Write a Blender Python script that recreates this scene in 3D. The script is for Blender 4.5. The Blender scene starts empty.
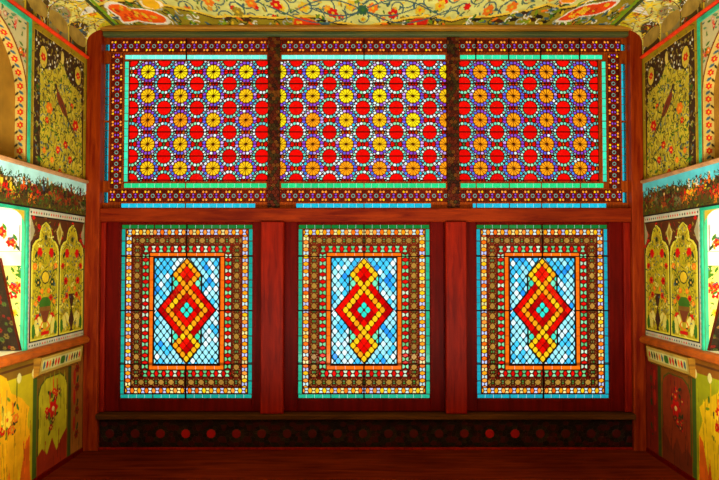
import bpy, math, random
import numpy as np
from math import sin, cos, tan, atan, pi, sqrt, hypot
random.seed(7)
SC = bpy.context.scene
COL = SC.collection

# ------------------------------------------------------------------ camera model
F = 562.0; CX = 364.5; CY = 248.3; TH = math.radians(1.4); EYE = 1.48; D = 4.5
def ray(px, py):
    a = (px-CX)/F; b = (CY-py)/F
    return a, cos(TH)-b*sin(TH), sin(TH)+b*cos(TH)
def onwall(px, py, d=D):                       # point on the plane y = d
    a, b, c = ray(px, py); t = d/b
    return a*t, EYE+c*t
def wz(py, d=D): return onwall(CX, py, d)[1]
def wx(px, py, d=D): return onwall(px, py, d)[0]
W = 2.212                                       # half width of the room
H = wz(29.5)                                    # ceiling height
def onside(px, py, w=W):                        # left wall: (depth, height)
    a, b, c = ray(px, py); t = w/abs(a)
    return b*t, EYE+c*t
def onceil(px, py, h=None):
    h = h or H
    a, b, c = ray(px, py); t = (h-EYE)/c
    return a*t, b*t
U = 4.5/F                                       # metres per photo pixel on the window wall

def lin(c):
    c = c/255.0
    return c/12.92 if c <= 0.04045 else ((c+0.055)/1.055)**2.4
def rgb(r, g, b): return (lin(r), lin(g), lin(b))

# ------------------------------------------------------------------ materials
def new_mat(name):
    m = bpy.data.materials.new(name); m.use_nodes = True
    nt = m.node_tree; nt.nodes.clear()
    out = nt.nodes.new('ShaderNodeOutputMaterial')
    return m, nt, out
def wood(name, c1, c2, rough=0.45, axis='x', scale=1.0, bump=0.15, spec=0.4):
    m, nt, out = new_mat(name); N = nt.nodes; L = nt.links
    b = N.new('ShaderNodeBsdfPrincipled'); L.new(b.outputs[0], out.inputs[0])
    tc = N.new('ShaderNodeTexCoord'); mp = N.new('ShaderNodeMapping')
    s = {'x': (1.2, 14, 14), 'y': (14, 1.2, 14), 'z': (14, 14, 1.2)}[axis]
    mp.inputs['Scale'].default_value = tuple(v*scale for v in s)
    L.new(tc.outputs['Object'], mp.inputs['Vector'])
    n = N.new('ShaderNodeTexNoise'); n.inputs['Scale'].default_value = 2.2; n.inputs['Detail'].default_value = 7
    n.inputs['Roughness'].default_value = 0.65; n.inputs['Distortion'].default_value = 0.6
    L.new(mp.outputs[0], n.inputs['Vector'])
    n2 = N.new('ShaderNodeTexNoise'); n2.inputs['Scale'].default_value = 1.7; n2.inputs['Detail'].default_value = 3
    L.new(tc.outputs['Object'], n2.inputs['Vector'])
    ad = N.new('ShaderNodeMath'); ad.operation = 'MULTIPLY_ADD'; ad.inputs[1].default_value = 0.5
    L.new(n2.outputs[0], ad.inputs[0]); L.new(n.outputs[0], ad.inputs[2])
    r = N.new('ShaderNodeValToRGB'); r.color_ramp.elements[0].position = 0.58; r.color_ramp.elements[1].position = 0.92
    r.color_ramp.elements[0].color = (*c1, 1); r.color_ramp.elements[1].color = (*c2, 1)
    L.new(ad.outputs[0], r.inputs[0]); L.new(r.outputs[0], b.inputs['Base Color'])
    b.inputs['Roughness'].default_value = rough; b.inputs['Specular IOR Level'].default_value = spec
    bp = N.new('ShaderNodeBump'); bp.inputs['Strength'].default_value = bump; bp.inputs['Distance'].default_value = 0.004
    L.new(n.outputs[0], bp.inputs['Height']); L.new(bp.outputs[0], b.inputs['Normal'])
    return m
def painted(name, rough=0.7, wear=0.25):
    m, nt, out = new_mat(name); N = nt.nodes; L = nt.links
    b = N.new('ShaderNodeBsdfPrincipled'); L.new(b.outputs[0], out.inputs[0])
    at = N.new('ShaderNodeAttribute'); at.attribute_name = 'paint'
    tc = N.new('ShaderNodeTexCoord')
    n = N.new('ShaderNodeTexNoise'); n.inputs['Scale'].default_value = 9; n.inputs['Detail'].default_value = 6
    L.new(tc.outputs['Object'], n.inputs['Vector'])
    mr = N.new('ShaderNodeMapRange'); mr.inputs[1].default_value = 0.3; mr.inputs[2].default_value = 0.7
    mr.inputs[3].default_value = 1-wear; mr.inputs[4].default_value = 1+wear*0.3
    L.new(n.outputs[0], mr.inputs[0])
    mx = N.new('ShaderNodeVectorMath'); mx.operation = 'SCALE'
    L.new(at.outputs['Color'], mx.inputs[0]); L.new(mr.outputs[0], mx.inputs['Scale'])
    L.new(mx.outputs[0], b.inputs['Base Color'])
    b.inputs['Roughness'].default_value = rough; b.inputs['Specular IOR Level'].default_value = 0.2
    bp = N.new('ShaderNodeBump'); bp.inputs['Strength'].default_value = 0.2; bp.inputs['Distance'].default_value = 0.003
    L.new(n.outputs[0], bp.inputs['Height']); L.new(bp.outputs[0], b.inputs['Normal'])
    return m
def plain(name, c, rough=0.6, spec=0.3):
    m, nt, out = new_mat(name); N = nt.nodes; L = nt.links
    b = N.new('ShaderNodeBsdfPrincipled'); L.new(b.outputs[0], out.inputs[0])
    n = N.new('ShaderNodeTexNoise'); n.inputs['Scale'].default_value = 14; n.inputs['Detail'].default_value = 5
    tc = N.new('ShaderNodeTexCoord'); L.new(tc.outputs['Object'], n.inputs['Vector'])
    r = N.new('ShaderNodeValToRGB'); r.color_ramp.elements[0].position = 0.3; r.color_ramp.elements[1].position = 0.7
    r.color_ramp.elements[0].color = (*[v*0.65 for v in c], 1); r.color_ramp.elements[1].color = (*[min(1, v*1.15) for v in c], 1)
    L.new(n.outputs[0], r.inputs[0]); L.new(r.outputs[0], b.inputs['Base Color'])
    b.inputs['Roughness'].default_value = rough; b.inputs['Specular IOR Level'].default_value = spec
    return m
def glass_mat(name):
    # thin coloured pane: mostly lets the daylight straight through, partly diffuses it
    m, nt, out = new_mat(name); N = nt.nodes; L = nt.links
    at = N.new('ShaderNodeAttribute'); at.attribute_name = 'paint'
    tr = N.new('ShaderNodeBsdfTransparent'); tl = N.new('ShaderNodeBsdfTranslucent'); gl = N.new('ShaderNodeBsdfGlossy')
    gl.inputs['Roughness'].default_value = 0.12; gl.inputs['Color'].default_value = (1, 1, 1, 1)
    tc = N.new('ShaderNodeTexCoord')
    n = N.new('ShaderNodeTexNoise'); n.inputs['Scale'].default_value = 60; n.inputs['Detail'].default_value = 3
    L.new(tc.outputs['Object'], n.inputs['Vector'])
    mr = N.new('ShaderNodeMapRange'); mr.inputs[1].default_value = 0.3; mr.inputs[2].default_value = 0.7
    mr.inputs[3].default_value = 0.8; mr.inputs[4].default_value = 1.08
    L.new(n.outputs[0], mr.inputs[0])
    sc = N.new('ShaderNodeVectorMath'); sc.operation = 'SCALE'
    L.new(at.outputs['Color'], sc.inputs[0]); L.new(mr.outputs[0], sc.inputs['Scale'])
    L.new(sc.outputs[0], tr.inputs['Color']); L.new(sc.outputs[0], tl.inputs['Color'])
    a = N.new('ShaderNodeMixShader'); a.inputs[0].default_value = 0.2
    L.new(tr.outputs[0], a.inputs[1]); L.new(tl.outputs[0], a.inputs[2])
    c = N.new('ShaderNodeMixShader'); c.inputs[0].default_value = 0.004
    L.new(a.outputs[0], c.inputs[1]); L.new(gl.outputs[0], c.inputs[2])
    L.new(c.outputs[0], out.inputs[0])
    return m

M_RED = wood('red_lacquered_wood', rgb(94, 2, 0), rgb(142, 22, 0), 0.5, 'z', spec=.12)
M_REDX = wood('red_lacquered_wood_beam', rgb(92, 10, 0), rgb(142, 44, 2), 0.5, 'x', spec=.12)
M_SASH = wood('dark_red_sash_wood', rgb(72, 0, 0), rgb(98, 4, 0), 0.5, 'z', spec=.08)
M_LAT = wood('walnut_lattice_wood', rgb(104, 34, 4), rgb(156, 66, 8), 0.5, 'z', 2, spec=.1)
M_LATD = wood('dark_lattice_wood', rgb(60, 10, 4), rgb(104, 26, 6), 0.5, 'z', 2, spec=.08)
M_GOLD = wood('gilded_brown_wood', rgb(120, 78, 12), rgb(176, 122, 24), 0.5, 'x')
M_POST = wood('orange_brown_post_wood', rgb(98, 12, 0), rgb(146, 50, 3), 0.5, 'z', spec=.12)
M_SILL = wood('dull_brown_sill_wood', rgb(54, 26, 6), rgb(88, 48, 10), 0.6, 'x', spec=.1)
M_GREEN = wood('green_painted_wood', rgb(40, 66, 36), rgb(84, 84, 30), 0.6, 'x')
M_FLOOR = wood('red_brown_floor_boards', rgb(70, 10, 0), rgb(112, 34, 2), 0.8, 'x', 0.8, 0.25, 0.05)
M_PAINT = painted('painted_plaster')
M_MOS = painted('inlaid_wood', 0.5, 0.15)
M_GLASS = glass_mat('stained_glass')
M_LEAD = plain('dark_lead', rgb(30, 6, 4), 0.6, .05)
M_TEAL = plain('blue_blended_field_wood', rgb(14, 62, 76), 0.6, .05)  # blur of blue glass light over black bars put into the colour
M_PLAST = plain('ochre_plaster', rgb(170, 140, 60), 0.8)
M_OUT = plain('outer_masonry', rgb(150, 120, 90), 0.9)
M_CORN = plain('vermilion_moulding_paint', rgb(226, 52, 8), 0.4, 0.5)
M_TURQ = plain('turquoise_paint', rgb(40, 178, 140), 0.5)
M_PINK = plain('rose_brown_paint', rgb(176, 128, 84), 0.6)
M_RAIL = plain('orange_brown_rail_paint', rgb(176, 84, 16), 0.5)

# ------------------------------------------------------------------ objects
def link(o, parent=None):
    COL.objects.link(o)
    if parent: o.parent = parent
    return o
def empty(name, loc, label, cat, kind=None):
    o = bpy.data.objects.new(name, None); link(o); o.location = loc; o.empty_display_size = 0.1
    o['label'] = label; o['category'] = cat
    if kind: o['kind'] = kind
    return o
def tag(o, label, cat=None, kind=None, group=None):
    if label: o['label'] = label
    if cat: o['category'] = cat
    if kind: o['kind'] = kind
    if group: o['group'] = group
    return o
class MB:
    def __init__(s): s.v = []; s.f = []; s.c = []
    def face(s, pts, col=None):
        b = len(s.v); s.v += [tuple(p) for p in pts]; s.f.append(tuple(range(b, b+len(pts)))); s.c.append(col)
    def box(s, x0, x1, y0, y1, z0, z1, ch=0.0, col=None):
        # ch: chamfer on the room-side (low y) edges
        if x1 < x0: x0, x1 = x1, x0
        if y1 < y0: y0, y1 = y1, y0
        if z1 < z0: z0, z1 = z1, z0
        b = len(s.v)
        if ch <= 0:
            s.v += [(x0,y0,z0),(x1,y0,z0),(x1,y1,z0),(x0,y1,z0),(x0,y0,z1),(x1,y0,z1),(x1,y1,z1),(x0,y1,z1)]
            for q in ((0,3,2,1),(4,5,6,7),(0,1,5,4),(1,2,6,5),(2,3,7,6),(3,0,4,7)):
                s.f.append(tuple(b+i for i in q)); s.c.append(col)
        else:
            ch = min(ch, (x1-x0)*.4, (z1-z0)*.4, (y1-y0)*.8)
            s.v += [(x0,y1,z0),(x1,y1,z0),(x1,y1,z1),(x0,y1,z1),
                    (x0,y0+ch,z0),(x1,y0+ch,z0),(x1,y0+ch,z1),(x0,y0+ch,z1),
                    (x0+ch,y0,z0+ch),(x1-ch,y0,z0+ch),(x1-ch,y0,z1-ch),(x0+ch,y0,z1-ch)]
            for q in ((0,3,2,1)[::-1],(8,9,10,11),(4,5,9,8),(5,6,10,9),(6,7,11,10),(7,4,8,11),
                      (0,1,5,4),(1,2,6,5),(2,3,7,6),(3,0,4,7)):
                s.f.append(tuple(b+i for i in q)); s.c.append(col)
    def sweep(s, prof, axis_pts, close=True):
        """extrude closed profile (list of (a,b)) through mapping functions in axis_pts"""
        n = len(prof); rings = []
        for fn in axis_pts:
            b = len(s.v); s.v += [fn(a, c) for a, c in prof]; rings.append(b)
        for r0, r1 in zip(rings, rings[1:]):
            for i in range(n):
                j = (i+1) % n
                s.f.append((r0+i, r0+j, r1+j, r1+i)); s.c.append(None)
        s.f.append(tuple(rings[0]+i for i in range(n))); s.c.append(None)
        s.f.append(tuple(rings[-1]+i for i in range(n))[::-1]); s.c.append(None)
    def build(s, name, mat, parent=None, off=(0, 0, 0), fix=True):
        me = bpy.data.meshes.new(name)
        vs = [(x-off[0], y-off[1], z-off[2]) for x, y, z in s.v]
        me.from_pydata(vs, [], s.f); me.materials.append(mat)
        if any(c is not None for c in s.c):
            at = me.color_attributes.new('paint', 'FLOAT_COLOR', 'CORNER')
            arr = []
            for f, c in zip(s.f, s.c):
                c = c or (0.1, 0.04, 0.02)
                arr += [c[0], c[1], c[2], 1.0]*len(f)
            at.data.foreach_set('color', arr)
        me.update()
        if fix:
            import bmesh
            bm = bmesh.new(); bm.from_mesh(me)
            bmesh.ops.remove_doubles(bm, verts=bm.verts, dist=1e-5)
            bmesh.ops.recalc_face_normals(bm, faces=bm.faces); bm.to_mesh(me); bm.free()
        o = bpy.data.objects.new(name, me); link(o, parent)
        if parent is None: o.location = off
        return o

# ------------------------------------------------------------------ plane geometry
def clip(poly, nx, nz, d):                      # keep nx*x + nz*z <= d
    out = []; n = len(poly)
    for i in range(n):
        p = poly[i]; q = poly[(i+1) % n]
        a = nx*p[0]+nz*p[1]-d; b = nx*q[0]+nz*q[1]-d
        if a <= 0: out.append(p)
        if (a < 0 < b) or (b < 0 < a):
            t = a/(a-b); out.append((p[0]+(q[0]-p[0])*t, p[1]+(q[1]-p[1])*t))
    return out
def area(p):
    return abs(sum(p[i][0]*p[(i+1) % len(p)][1]-p[(i+1) % len(p)][0]*p[i][1] for i in range(len(p))))/2
def clip_rect(p, r):
    for a in ((-1, 0, -r[0]), (1, 0, r[1]), (0, -1, -r[2]), (0, 1, r[3])):
        p = clip(p, *a)
        if len(p) < 3: return []
    return p
def power(seeds, rect):
    """weighted Voronoi cells of seeds (x, z, w, tag) inside rect"""
    A = np.array([(s[0], s[1], s[2]) for s in seeds]); out = []
    for i, s in enumerate(seeds):
        dx = A[:, 0]-s[0]; dz = A[:, 1]-s[1]; d = np.sqrt(dx*dx+dz*dz)+1e-9
        h = (d*d+s[2]-A[:, 2])/(2*d); h[i] = 1e9
        poly = clip_rect([(s[0]-.4, s[1]-.4), (s[0]+.4, s[1]-.4), (s[0]+.4, s[1]+.4), (s[0]-.4, s[1]+.4)], rect)
        for j in np.argsort(h)[:60]:
            if len(poly) < 3: break
            r = max(hypot(p[0]-s[0], p[1]-s[1]) for p in poly)
            if h[j] > r: break
            nx = dx[j]/d[j]; nz = dz[j]/d[j]
            poly = clip(poly, nx, nz, nx*s[0]+nz*s[1]+h[j])
        if len(poly) >= 3 and area(poly) > 4e-6: out.append((poly, s[3]))
    return out

YL = 4.500                                      # front plane of the lattice
def clean(p):
    q = []
    for v in p:
        if not q or hypot(v[0]-q[-1][0], v[1]-q[-1][1]) > 2e-4: q.append(v)
    if len(q) > 1 and hypot(q[0][0]-q[-1][0], q[0][1]-q[-1][1]) < 2e-4: q.pop()
    return q
def add_cell(lat, gl, poly, col, bar, y0=YL, dep=0.007, style='pane', ridge=0.0025, rnd_=None):
    poly = clean(poly)
    if len(poly) < 3: return
    n = len(poly)
    cx = sum(p[0] for p in poly)/n; cz = sum(p[1] for p in poly)/n
    if sum(poly[i][0]*poly[(i+1) % n][1]-poly[(i+1) % n][0]*poly[i][1] for i in range(n)) < 0: poly = poly[::-1]
    inr = 1e9
    for i in range(n):
        a = poly[i]; b = poly[(i+1) % n]; L = hypot(b[0]-a[0], b[1]-a[1])
        inr = min(inr, abs((b[0]-a[0])*(cz-a[1])-(b[1]-a[1])*(cx-a[0]))/L)
    s = 1-bar/max(inr, 1e-5)
    if col is None or s < 0.18:
        lat.face([(p[0], y0-ridge, p[1]) for p in poly]); return
    q = [(cx+(p[0]-cx)*s, cz+(p[1]-cz)*s) for p in poly]
    big = q; q = []
    t = .13 if n == 4 else (.22 if n <= 8 else .18)
    if rnd_: t = rnd_
    for i in range(n):
        a = big[i-1]; m = big[i]; b = big[(i+1) % n]
        q.append((m[0]+(a[0]-m[0])*t, m[1]+(a[1]-m[1])*t)); q.append((m[0]+(b[0]-m[0])*t, m[1]+(b[1]-m[1])*t))
    for i in range(n):
        j = (i+1) % n; qa = q[2*i+1]; qb = q[2*j]; qc = q[2*i]
        lat.face([(poly[i][0], y0-ridge, poly[i][1]), (poly[j][0], y0-ridge, poly[j][1]), (qb[0], y0, qb[1]), (qa[0], y0, qa[1])])
        lat.face([(poly[i][0], y0-ridge, poly[i][1]), (qa[0], y0, qa[1]), (qc[0], y0, qc[1])])
    n = len(q)
    for i in range(n):
        j = (i+1) % n
        lat.face([(q[i][0], y0, q[i][1]), (q[j][0], y0, q[j][1]), (q[j][0], y0+dep, q[j][1]), (q[i][0], y0+dep, q[i][1])])
    if style == 'ring':
        r = [(cx+(p[0]-cx)*.5, cz+(p[1]-cz)*.5) for p in q]
        for i in range(n):
            j = (i+1) % n
            gl.face([(q[i][0], y0+dep, q[i][1]), (q[j][0], y0+dep, q[j][1]), (r[j][0], y0+dep, r[j][1]), (r[i][0], y0+dep, r[i][1])], col)
            lat.face([(r[i][0], y0, r[i][1]), (r[j][0], y0, r[j][1]), (r[j][0], y0+dep, r[j][1]), (r[i][0], y0+dep, r[i][1])])
        lat.face([(p[0], y0, p[1]) for p in r])
    else:
        gl.face([(p[0], y0+dep, p[1]) for p in q], col)

def vary(c, a=0.12, b=0.04):
    k = 1+random.uniform(-a, a)
    return tuple(max(0, min(1.0, v*k*(1+random.uniform(-b, b)))) for v in c)
YEL = rgb(255, 226, 20); YEO = rgb(255, 196, 20); ORA = rgb(255, 158, 18); DOR = rgb(255, 112, 14)
REDG = rgb(246, 8, 4); DRED = rgb(170, 4, 4); WHI = rgb(226, 246, 240); MINT = rgb(150, 236, 180)
BLU = rgb(50, 130, 226); PUR = rgb(140, 70, 200); LIL = rgb(200, 160, 230); TUR = rgb(62, 222, 186)
TURB = rgb(30, 190, 214); SKY = rgb(70, 200, 252); SKYW = rgb(160, 236, 252); SKYB = rgb(40, 150, 245)
GRN = rgb(60, 130, 50); TAN = rgb(186, 140, 66); OLV = rgb(120, 130, 70); GRY = rgb(120, 150, 130)

# ------------------------------------------------------------------ upper windows: rosette tracery
def rosettes(lat, gl, rect, ph_x, ph_z, sx, sz, tone):
    """flower rosettes at (ph_x + i*sx, ph_z - j*sz), red discs in between"""
    k = U; seeds = []
    i0 = int((rect[0]-ph_x)/sx)-1; i1 = int((rect[1]-ph_x)/sx)+2
    j1 = int((ph_z-rect[2])/sz)+2
    whitef = tone['white']  # paler rings where the daylight is brighter, tinted into the glass
    for i in range(i0, i1+1):
        for j in range(-1, j1+1):
            fx = ph_x+i*sx; fz = ph_z-j*sz
            if fx < rect[0]-.12 or fx > rect[1]+.12: continue
            if rect[2]-.12 < fz < rect[3]+.12:
                fc = tone['f'](i, j)
                for a in range(12):
                    t = (a+.5)*pi/6
                    seeds.append((fx+4.6*k*cos(t), fz+4.6*k*sin(t), 6.4*k*k, ('petal', vary(fc, .08))))
                seeds.append((fx, fz, -9*k*k, ('core', rgb(214, 90, 10))))
                for a in range(16):
                    t = (a+.5)*pi/8; up = abs(sin(t))
                    c = (LIL if random.random() < whitef*.5 else random.choice((PUR, PUR, rgb(96, 96, 216)))) if (up > .8 or up < .3) else (BLU if a % 2 else (WHI if random.random() < whitef else TURB))
                    if up > .8 and random.random() < whitef*.25: c = WHI
                    seeds.append((fx+8.8*k*cos(t), fz+8.8*k*sin(t), 1.2*k*k, ('ring', vary(c, .15))))
                for a in range(4):
                    for q, c in ((-.34, WHI), (-.1, BLU), (.14, TURB), (.36, WHI)):
                        t = pi/4*.9+q if a == 0 else (pi-pi/4*.9-q if a == 1 else (pi+pi/4*.9+q if a == 2 else -pi/4*.9-q))
                        if whitef < .3 and c is WHI: c = rgb(150, 220, 226)
                        seeds.append((fx+11.0*k*cos(t), fz+11.0*k*sin(t), -1*k*k, ('ring', vary(c, .15))))
            dx = fx+sx/2; dz = fz-sz/2
            if rect[2]-.12 < dz < rect[3]+.12:
                seeds.append((dx, dz, 47*k*k, ('disc', vary(rgb(232, 8, 4), .08))))
                for a in range(16):
                    t = (a+.5)*pi/8
                    c = WHI if random.random() < whitef*.8 else random.choice((MINT, rgb(110, 226, 190), rgb(90, 200, 200)))
                    seeds.append((dx+8.7*k*cos(t), dz+8.7*k*sin(t), 0, ('ring', vary(c, .15))))
            gx = fx+sx/2; gz = fz
            seeds.append((gx, gz, 0, ('gap', random.choice((GRN, DOR, REDG)))))
            for s in (-1, 1):
                seeds.append((gx+s*3.2*k, gz, 2*k*k, ('gap', REDG)))
            vx = fx; vz = fz-sz/2
            seeds.append((vx, vz, 0, ('gap', REDG)))
            for s in (-1, 1):
                seeds.append((vx+s*3.2*k, vz, 1*k*k, ('gap', DOR if random.random() < .4 else REDG))); seeds.append((vx+s*6.2*k, vz, 0, ('gap', MINT)))
    for poly, (kind, c) in power(seeds, rect):
        bar = {'petal': .0011, 'core': .002, 'ring': .0027, 'disc': .0022, 'gap': .0036}[kind]
        add_cell(lat, gl, poly, c, bar)

def ornament_row(lat, gl, rect, along, period, phase, dim=1.0):
    """border of grey rings alternating with purple pieces between pairs of orange dots"""
    k = U; seeds = []
    lo, hi = (rect[0], rect[1]) if along == 'x' else (rect[2], rect[3])
    mid = (rect[2]+rect[3])/2 if along == 'x' else (rect[0]+rect[1])/2
    n0 = int((lo-phase)/period)-1; n1 = int((hi-phase)/period)+2
    def put(a, b, w, t):
        if lo-.03 < a < hi+.03:
            seeds.append(((a, mid+b) if along == 'x' else (mid+b, a))+(w, t))
    for i in range(n0, n1+1):
        a = phase+i*period
        put(a, 0, 3*k*k, ('ring', GRY, .002))
        for s in (-1, 1):
            put(a, s*5.2*k, 6*k*k, ('x', None, 0))
            put(a+period/2, s*1.2*k, 0, ('pane', PUR, .0035))
            for q in (-1, 1):
                put(a+period/2+q*1.5*k, s*3.9*k, 0, ('pane', vary((rgb(255, 150, 50) if random.random() < .85 else YEO), .15), .0030))
            put(a+period/2, s*7.2*k, 2*k*k, ('x', None, 0))
            for q in (-1, 1): put(a+q*3.1*k, s*1.6*k, -1*k*k, ('pane', DRED, .003))
    for poly, (st, c, bar) in power(seeds, rect):
        add_cell(lat, gl, poly, c, bar, style=st)

def strip(gl, lat, rect, col, cuts, along='x', y=YL+.004, bar=0.0035):
    """long coloured strip of glass broken by small wooden cross pieces"""
    lo, hi = (rect[0], rect[1]) if along == 'x' else (rect[2], rect[3])
    e = [lo]+sorted(c for c in cuts if lo < c < hi)+[hi]
    for a, b in zip(e, e[1:]):
        r = (a, b, rect[2], rect[3]) if along == 'x' else (rect[0], rect[1], a, b)
        x0, x1, z0, z1 = r
        n = max(1, int((b-a)/.06))
        # glass laid as several panes of the same colour, frame of four bars round the whole
        for q in range(n):
            f0 = q/n; f1 = (q+1)/n
            c = vary(col, .12)
            if along == 'x':
                xa = x0+(x1-x0)*f0+(bar if q == 0 else .0006); xb = x0+(x1-x0)*f1-(bar if q == n-1 else .0006); za, zb = z0+bar*.5, z1-bar*.5
            else:
                za = z0+(z1-z0)*f0+(bar if q == 0 else .0006); zb = z0+(z1-z0)*f1-(bar if q == n-1 else .0006); xa, xb = x0+bar*.5, x1-bar*.5
            gl.face([(xa, y, za), (xb, y, za), (xb, y, zb), (xa, y, zb)], c)
            lat.box(xa, xb, y-.004, y+.002, za-bar*.5, za); lat.box(xa, xb, y-.004, y+.002, zb, zb+bar*.5)
            if along != 'x':
                lat.box(xa-bar*.5, xa, y-.004, y+.002, za, zb); lat.box(xb, xb+bar*.5, y-.004, y+.002, za, zb)
        if along == 'x':
            lat.box(x0, x0+bar, y-.004, y+.002, z0, z1); lat.box(x1-bar, x1, y-.004, y+.002, z0, z1)
        else:
            lat.box(x0, x1, y-.004, y+.002, z0, z0+bar); lat.box(x0, x1, y-.004, y+.002, z1-bar, z1)
            for q in range(1, n):
                zz = z0+(z1-z0)*q/n; lat.box(x0, x1, y-.004, y+.002, zz-.0006, zz+.0006)

def fill_around(mb, bounds, holes, y0, y1, ch=0.002):
    """solid wood over BOUNDS except HOLES (all rects x0,x1,z0,z1)"""
    zs = sorted({bounds[2], bounds[3]} | {h[i] for h in holes for i in (2, 3)})
    zs = [z for z in zs if bounds[2] <= z <= bounds[3]]
    rows = []
    for za, zb in zip(zs, zs[1:]):
        if zb-za < 1e-5: continue
        zm = (za+zb)/2
        iv = sorted((max(h[0], bounds[0]), min(h[1], bounds[1])) for h in holes if h[2] < zm < h[3])
        x = bounds[0]; segs = []
        for a, b in iv:
            if a > x+1e-5: segs.append((round(x, 5), round(a, 5)))
            x = max(x, b)
        if x < bounds[1]-1e-5: segs.append((round(x, 5), round(bounds[1], 5)))
        rows.append([za, zb, segs])
    merged = []
    for r in rows:
        if merged and merged[-1][2] == r[2]: merged[-1][1] = r[1]
        else: merged.append(r)
    for za, zb, segs in merged:
        for a, b in segs: mb.box(a, b, y0, y1, za, zb)

def R(px0, px1, py0, py1, pym=None):
    """photo rectangle on the window wall -> x0,x1,z0,z1"""
    pm = pym if pym is not None else (py0+py1)/2
    return (wx(px0, pm), wx(px1, pm), wz(py1), wz(py0))

UM = 122                                        # reference row for the upper windows
def upper_window(idx, px0, px1, phase, kind, fcol, whitef, label, strip_px):
    r = R(px0, px1, 38, 209, UM)
    root = empty('window_%d' % idx, ((r[0]+r[1])/2, YL, r[2]), label, 'window', 'structure')
    off = tuple(root.location)
    lat = MB(); gl = MB(); fr = MB(); blat = MB(); bgl = MB(); slat = MB(); sgl = MB()
    X = lambda p: wx(p, UM)
    left = kind == 'left'; right = kind == 'right'
    rx0 = 129 if left else px0; rx1 = 598.5 if right else px1
    ros = (X(rx0), X(rx1), wz(181.5), wz(60.5))
    holes = [ros]
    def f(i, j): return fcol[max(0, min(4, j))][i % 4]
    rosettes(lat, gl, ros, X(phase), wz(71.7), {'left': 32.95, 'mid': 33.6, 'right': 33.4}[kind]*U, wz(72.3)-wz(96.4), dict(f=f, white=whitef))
    b0 = 109.5 if left else px0; b1 = 621 if right else px1
    per = 11.6*U
    for (ya, yb) in ((39.5, 52.5), (189.5, 202)):
        q = (X(b0), X(b1), wz(yb), wz(ya)); holes.append(q)
        ornament_row(blat, bgl, q, 'x', per, X(phase)-per/2)
    t0 = 124 if left else px0+1; t1 = 603.5 if right else px1-1
    cuts = [X(c) for c in strip_px]
    for (ya, yb, col) in ((54.6, 59.4, rgb(50, 226, 160) if right else rgb(120, 246, 220)), (183, 188, rgb(40, 214, 130))):
        q = (X(t0), X(t1), wz(yb), wz(ya)); holes.append(q); strip(sgl, slat, q, col, cuts)
    la, lb = {'left': (121.5, 256), 'mid': (296, 431), 'right': (472, 606)}[kind]
    q = (X(la), X(lb), wz(207.8), wz(203.2)); holes.append(q); strip(sgl, slat, q, TURB, cuts)
    if left or right:
        m = (lambda p: p) if left else (lambda p: 730.5-p)
        def rr(a, b, ya, yb):
            a, b = m(a), m(b)
            return (X(min(a, b)), X(max(a, b)), wz(yb), wz(ya))
        q = rr(124, 128.4, 61, 182); holes.append(q); strip(sgl, slat, q, rgb(60, 226, 176), [wz(121)], 'z')
        for (ya, yb) in ((44, 51), (63.5, 121), (122, 181), (192, 203)):
            q = rr(104.5, 109, ya, yb); holes.append(q); strip(sgl, slat, q, rgb(36, 176, 190), [], 'z')
        q = rr(110.5, 122.5, 53.5, 188.5); holes.append(q)
        ornament_row(blat, bgl, q, 'z', per, wz(72))
    fill_around(fr, (r[0], r[1], r[2], r[3]), holes, YL-.006, YL+.009)
    fr.build('frame', M_LAT, root, off)
    tag(lat.build('rosette_lattice', M_LATD, root, off), 'dark wooden tracery of round rosettes')
    tag(gl.build('rosette_glass', M_GLASS, root, off, False), 'red discs and yellow and orange flower glass')
    blat.build('border_lattice', M_LATD, root, off)
    tag(bgl.build('border_glass', M_GLASS, root, off, False), 'small orange and purple border panes')
    slat.build('strip_edging', M_LAT, root, off)
    tag(sgl.build('glass_strip', M_GLASS, root, off, False), 'turquoise glass strip')
    for n in range(10):                          # iron bars behind the flowers and the discs
        py = 71.7+12.05*n
        if py > 181: continue
        t = .0036 if n % 2 else .0014
        b = MB(); z = wz(py); b.box(ros[0], ros[1], YL-.005, YL+.003, z-t, z+t); b.build('support_bar', M_LEAD, root, off)
    for c in strip_px:
        if px0+3 < c < px1-3:
            b = MB(); b.box(X(c)-.004, X(c)+.004, YL-.011, YL-.006, wz(60), wz(39)); b.build('support_bar', M_LEAD, root, off)
    return root

y5 = [[YEL]*4, [YEO, YEO, YEL, YEO], [ORA, ORA, YEO, ORA], [YEO, YEO, YEO, YEO], [YEO]*4]  # uneven daylight outside tinted into the flower panes, yellower where brighter
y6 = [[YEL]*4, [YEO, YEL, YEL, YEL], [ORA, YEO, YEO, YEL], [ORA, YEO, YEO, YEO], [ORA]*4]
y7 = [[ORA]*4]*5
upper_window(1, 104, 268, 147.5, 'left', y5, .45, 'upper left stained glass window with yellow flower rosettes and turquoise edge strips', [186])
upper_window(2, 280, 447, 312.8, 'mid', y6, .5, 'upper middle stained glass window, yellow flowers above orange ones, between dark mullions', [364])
upper_window(3, 459, 627, 480.4, 'right', y7, .12, 'upper right stained glass window with orange flowers in purple rings', [476, 509, 541, 580])

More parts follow.
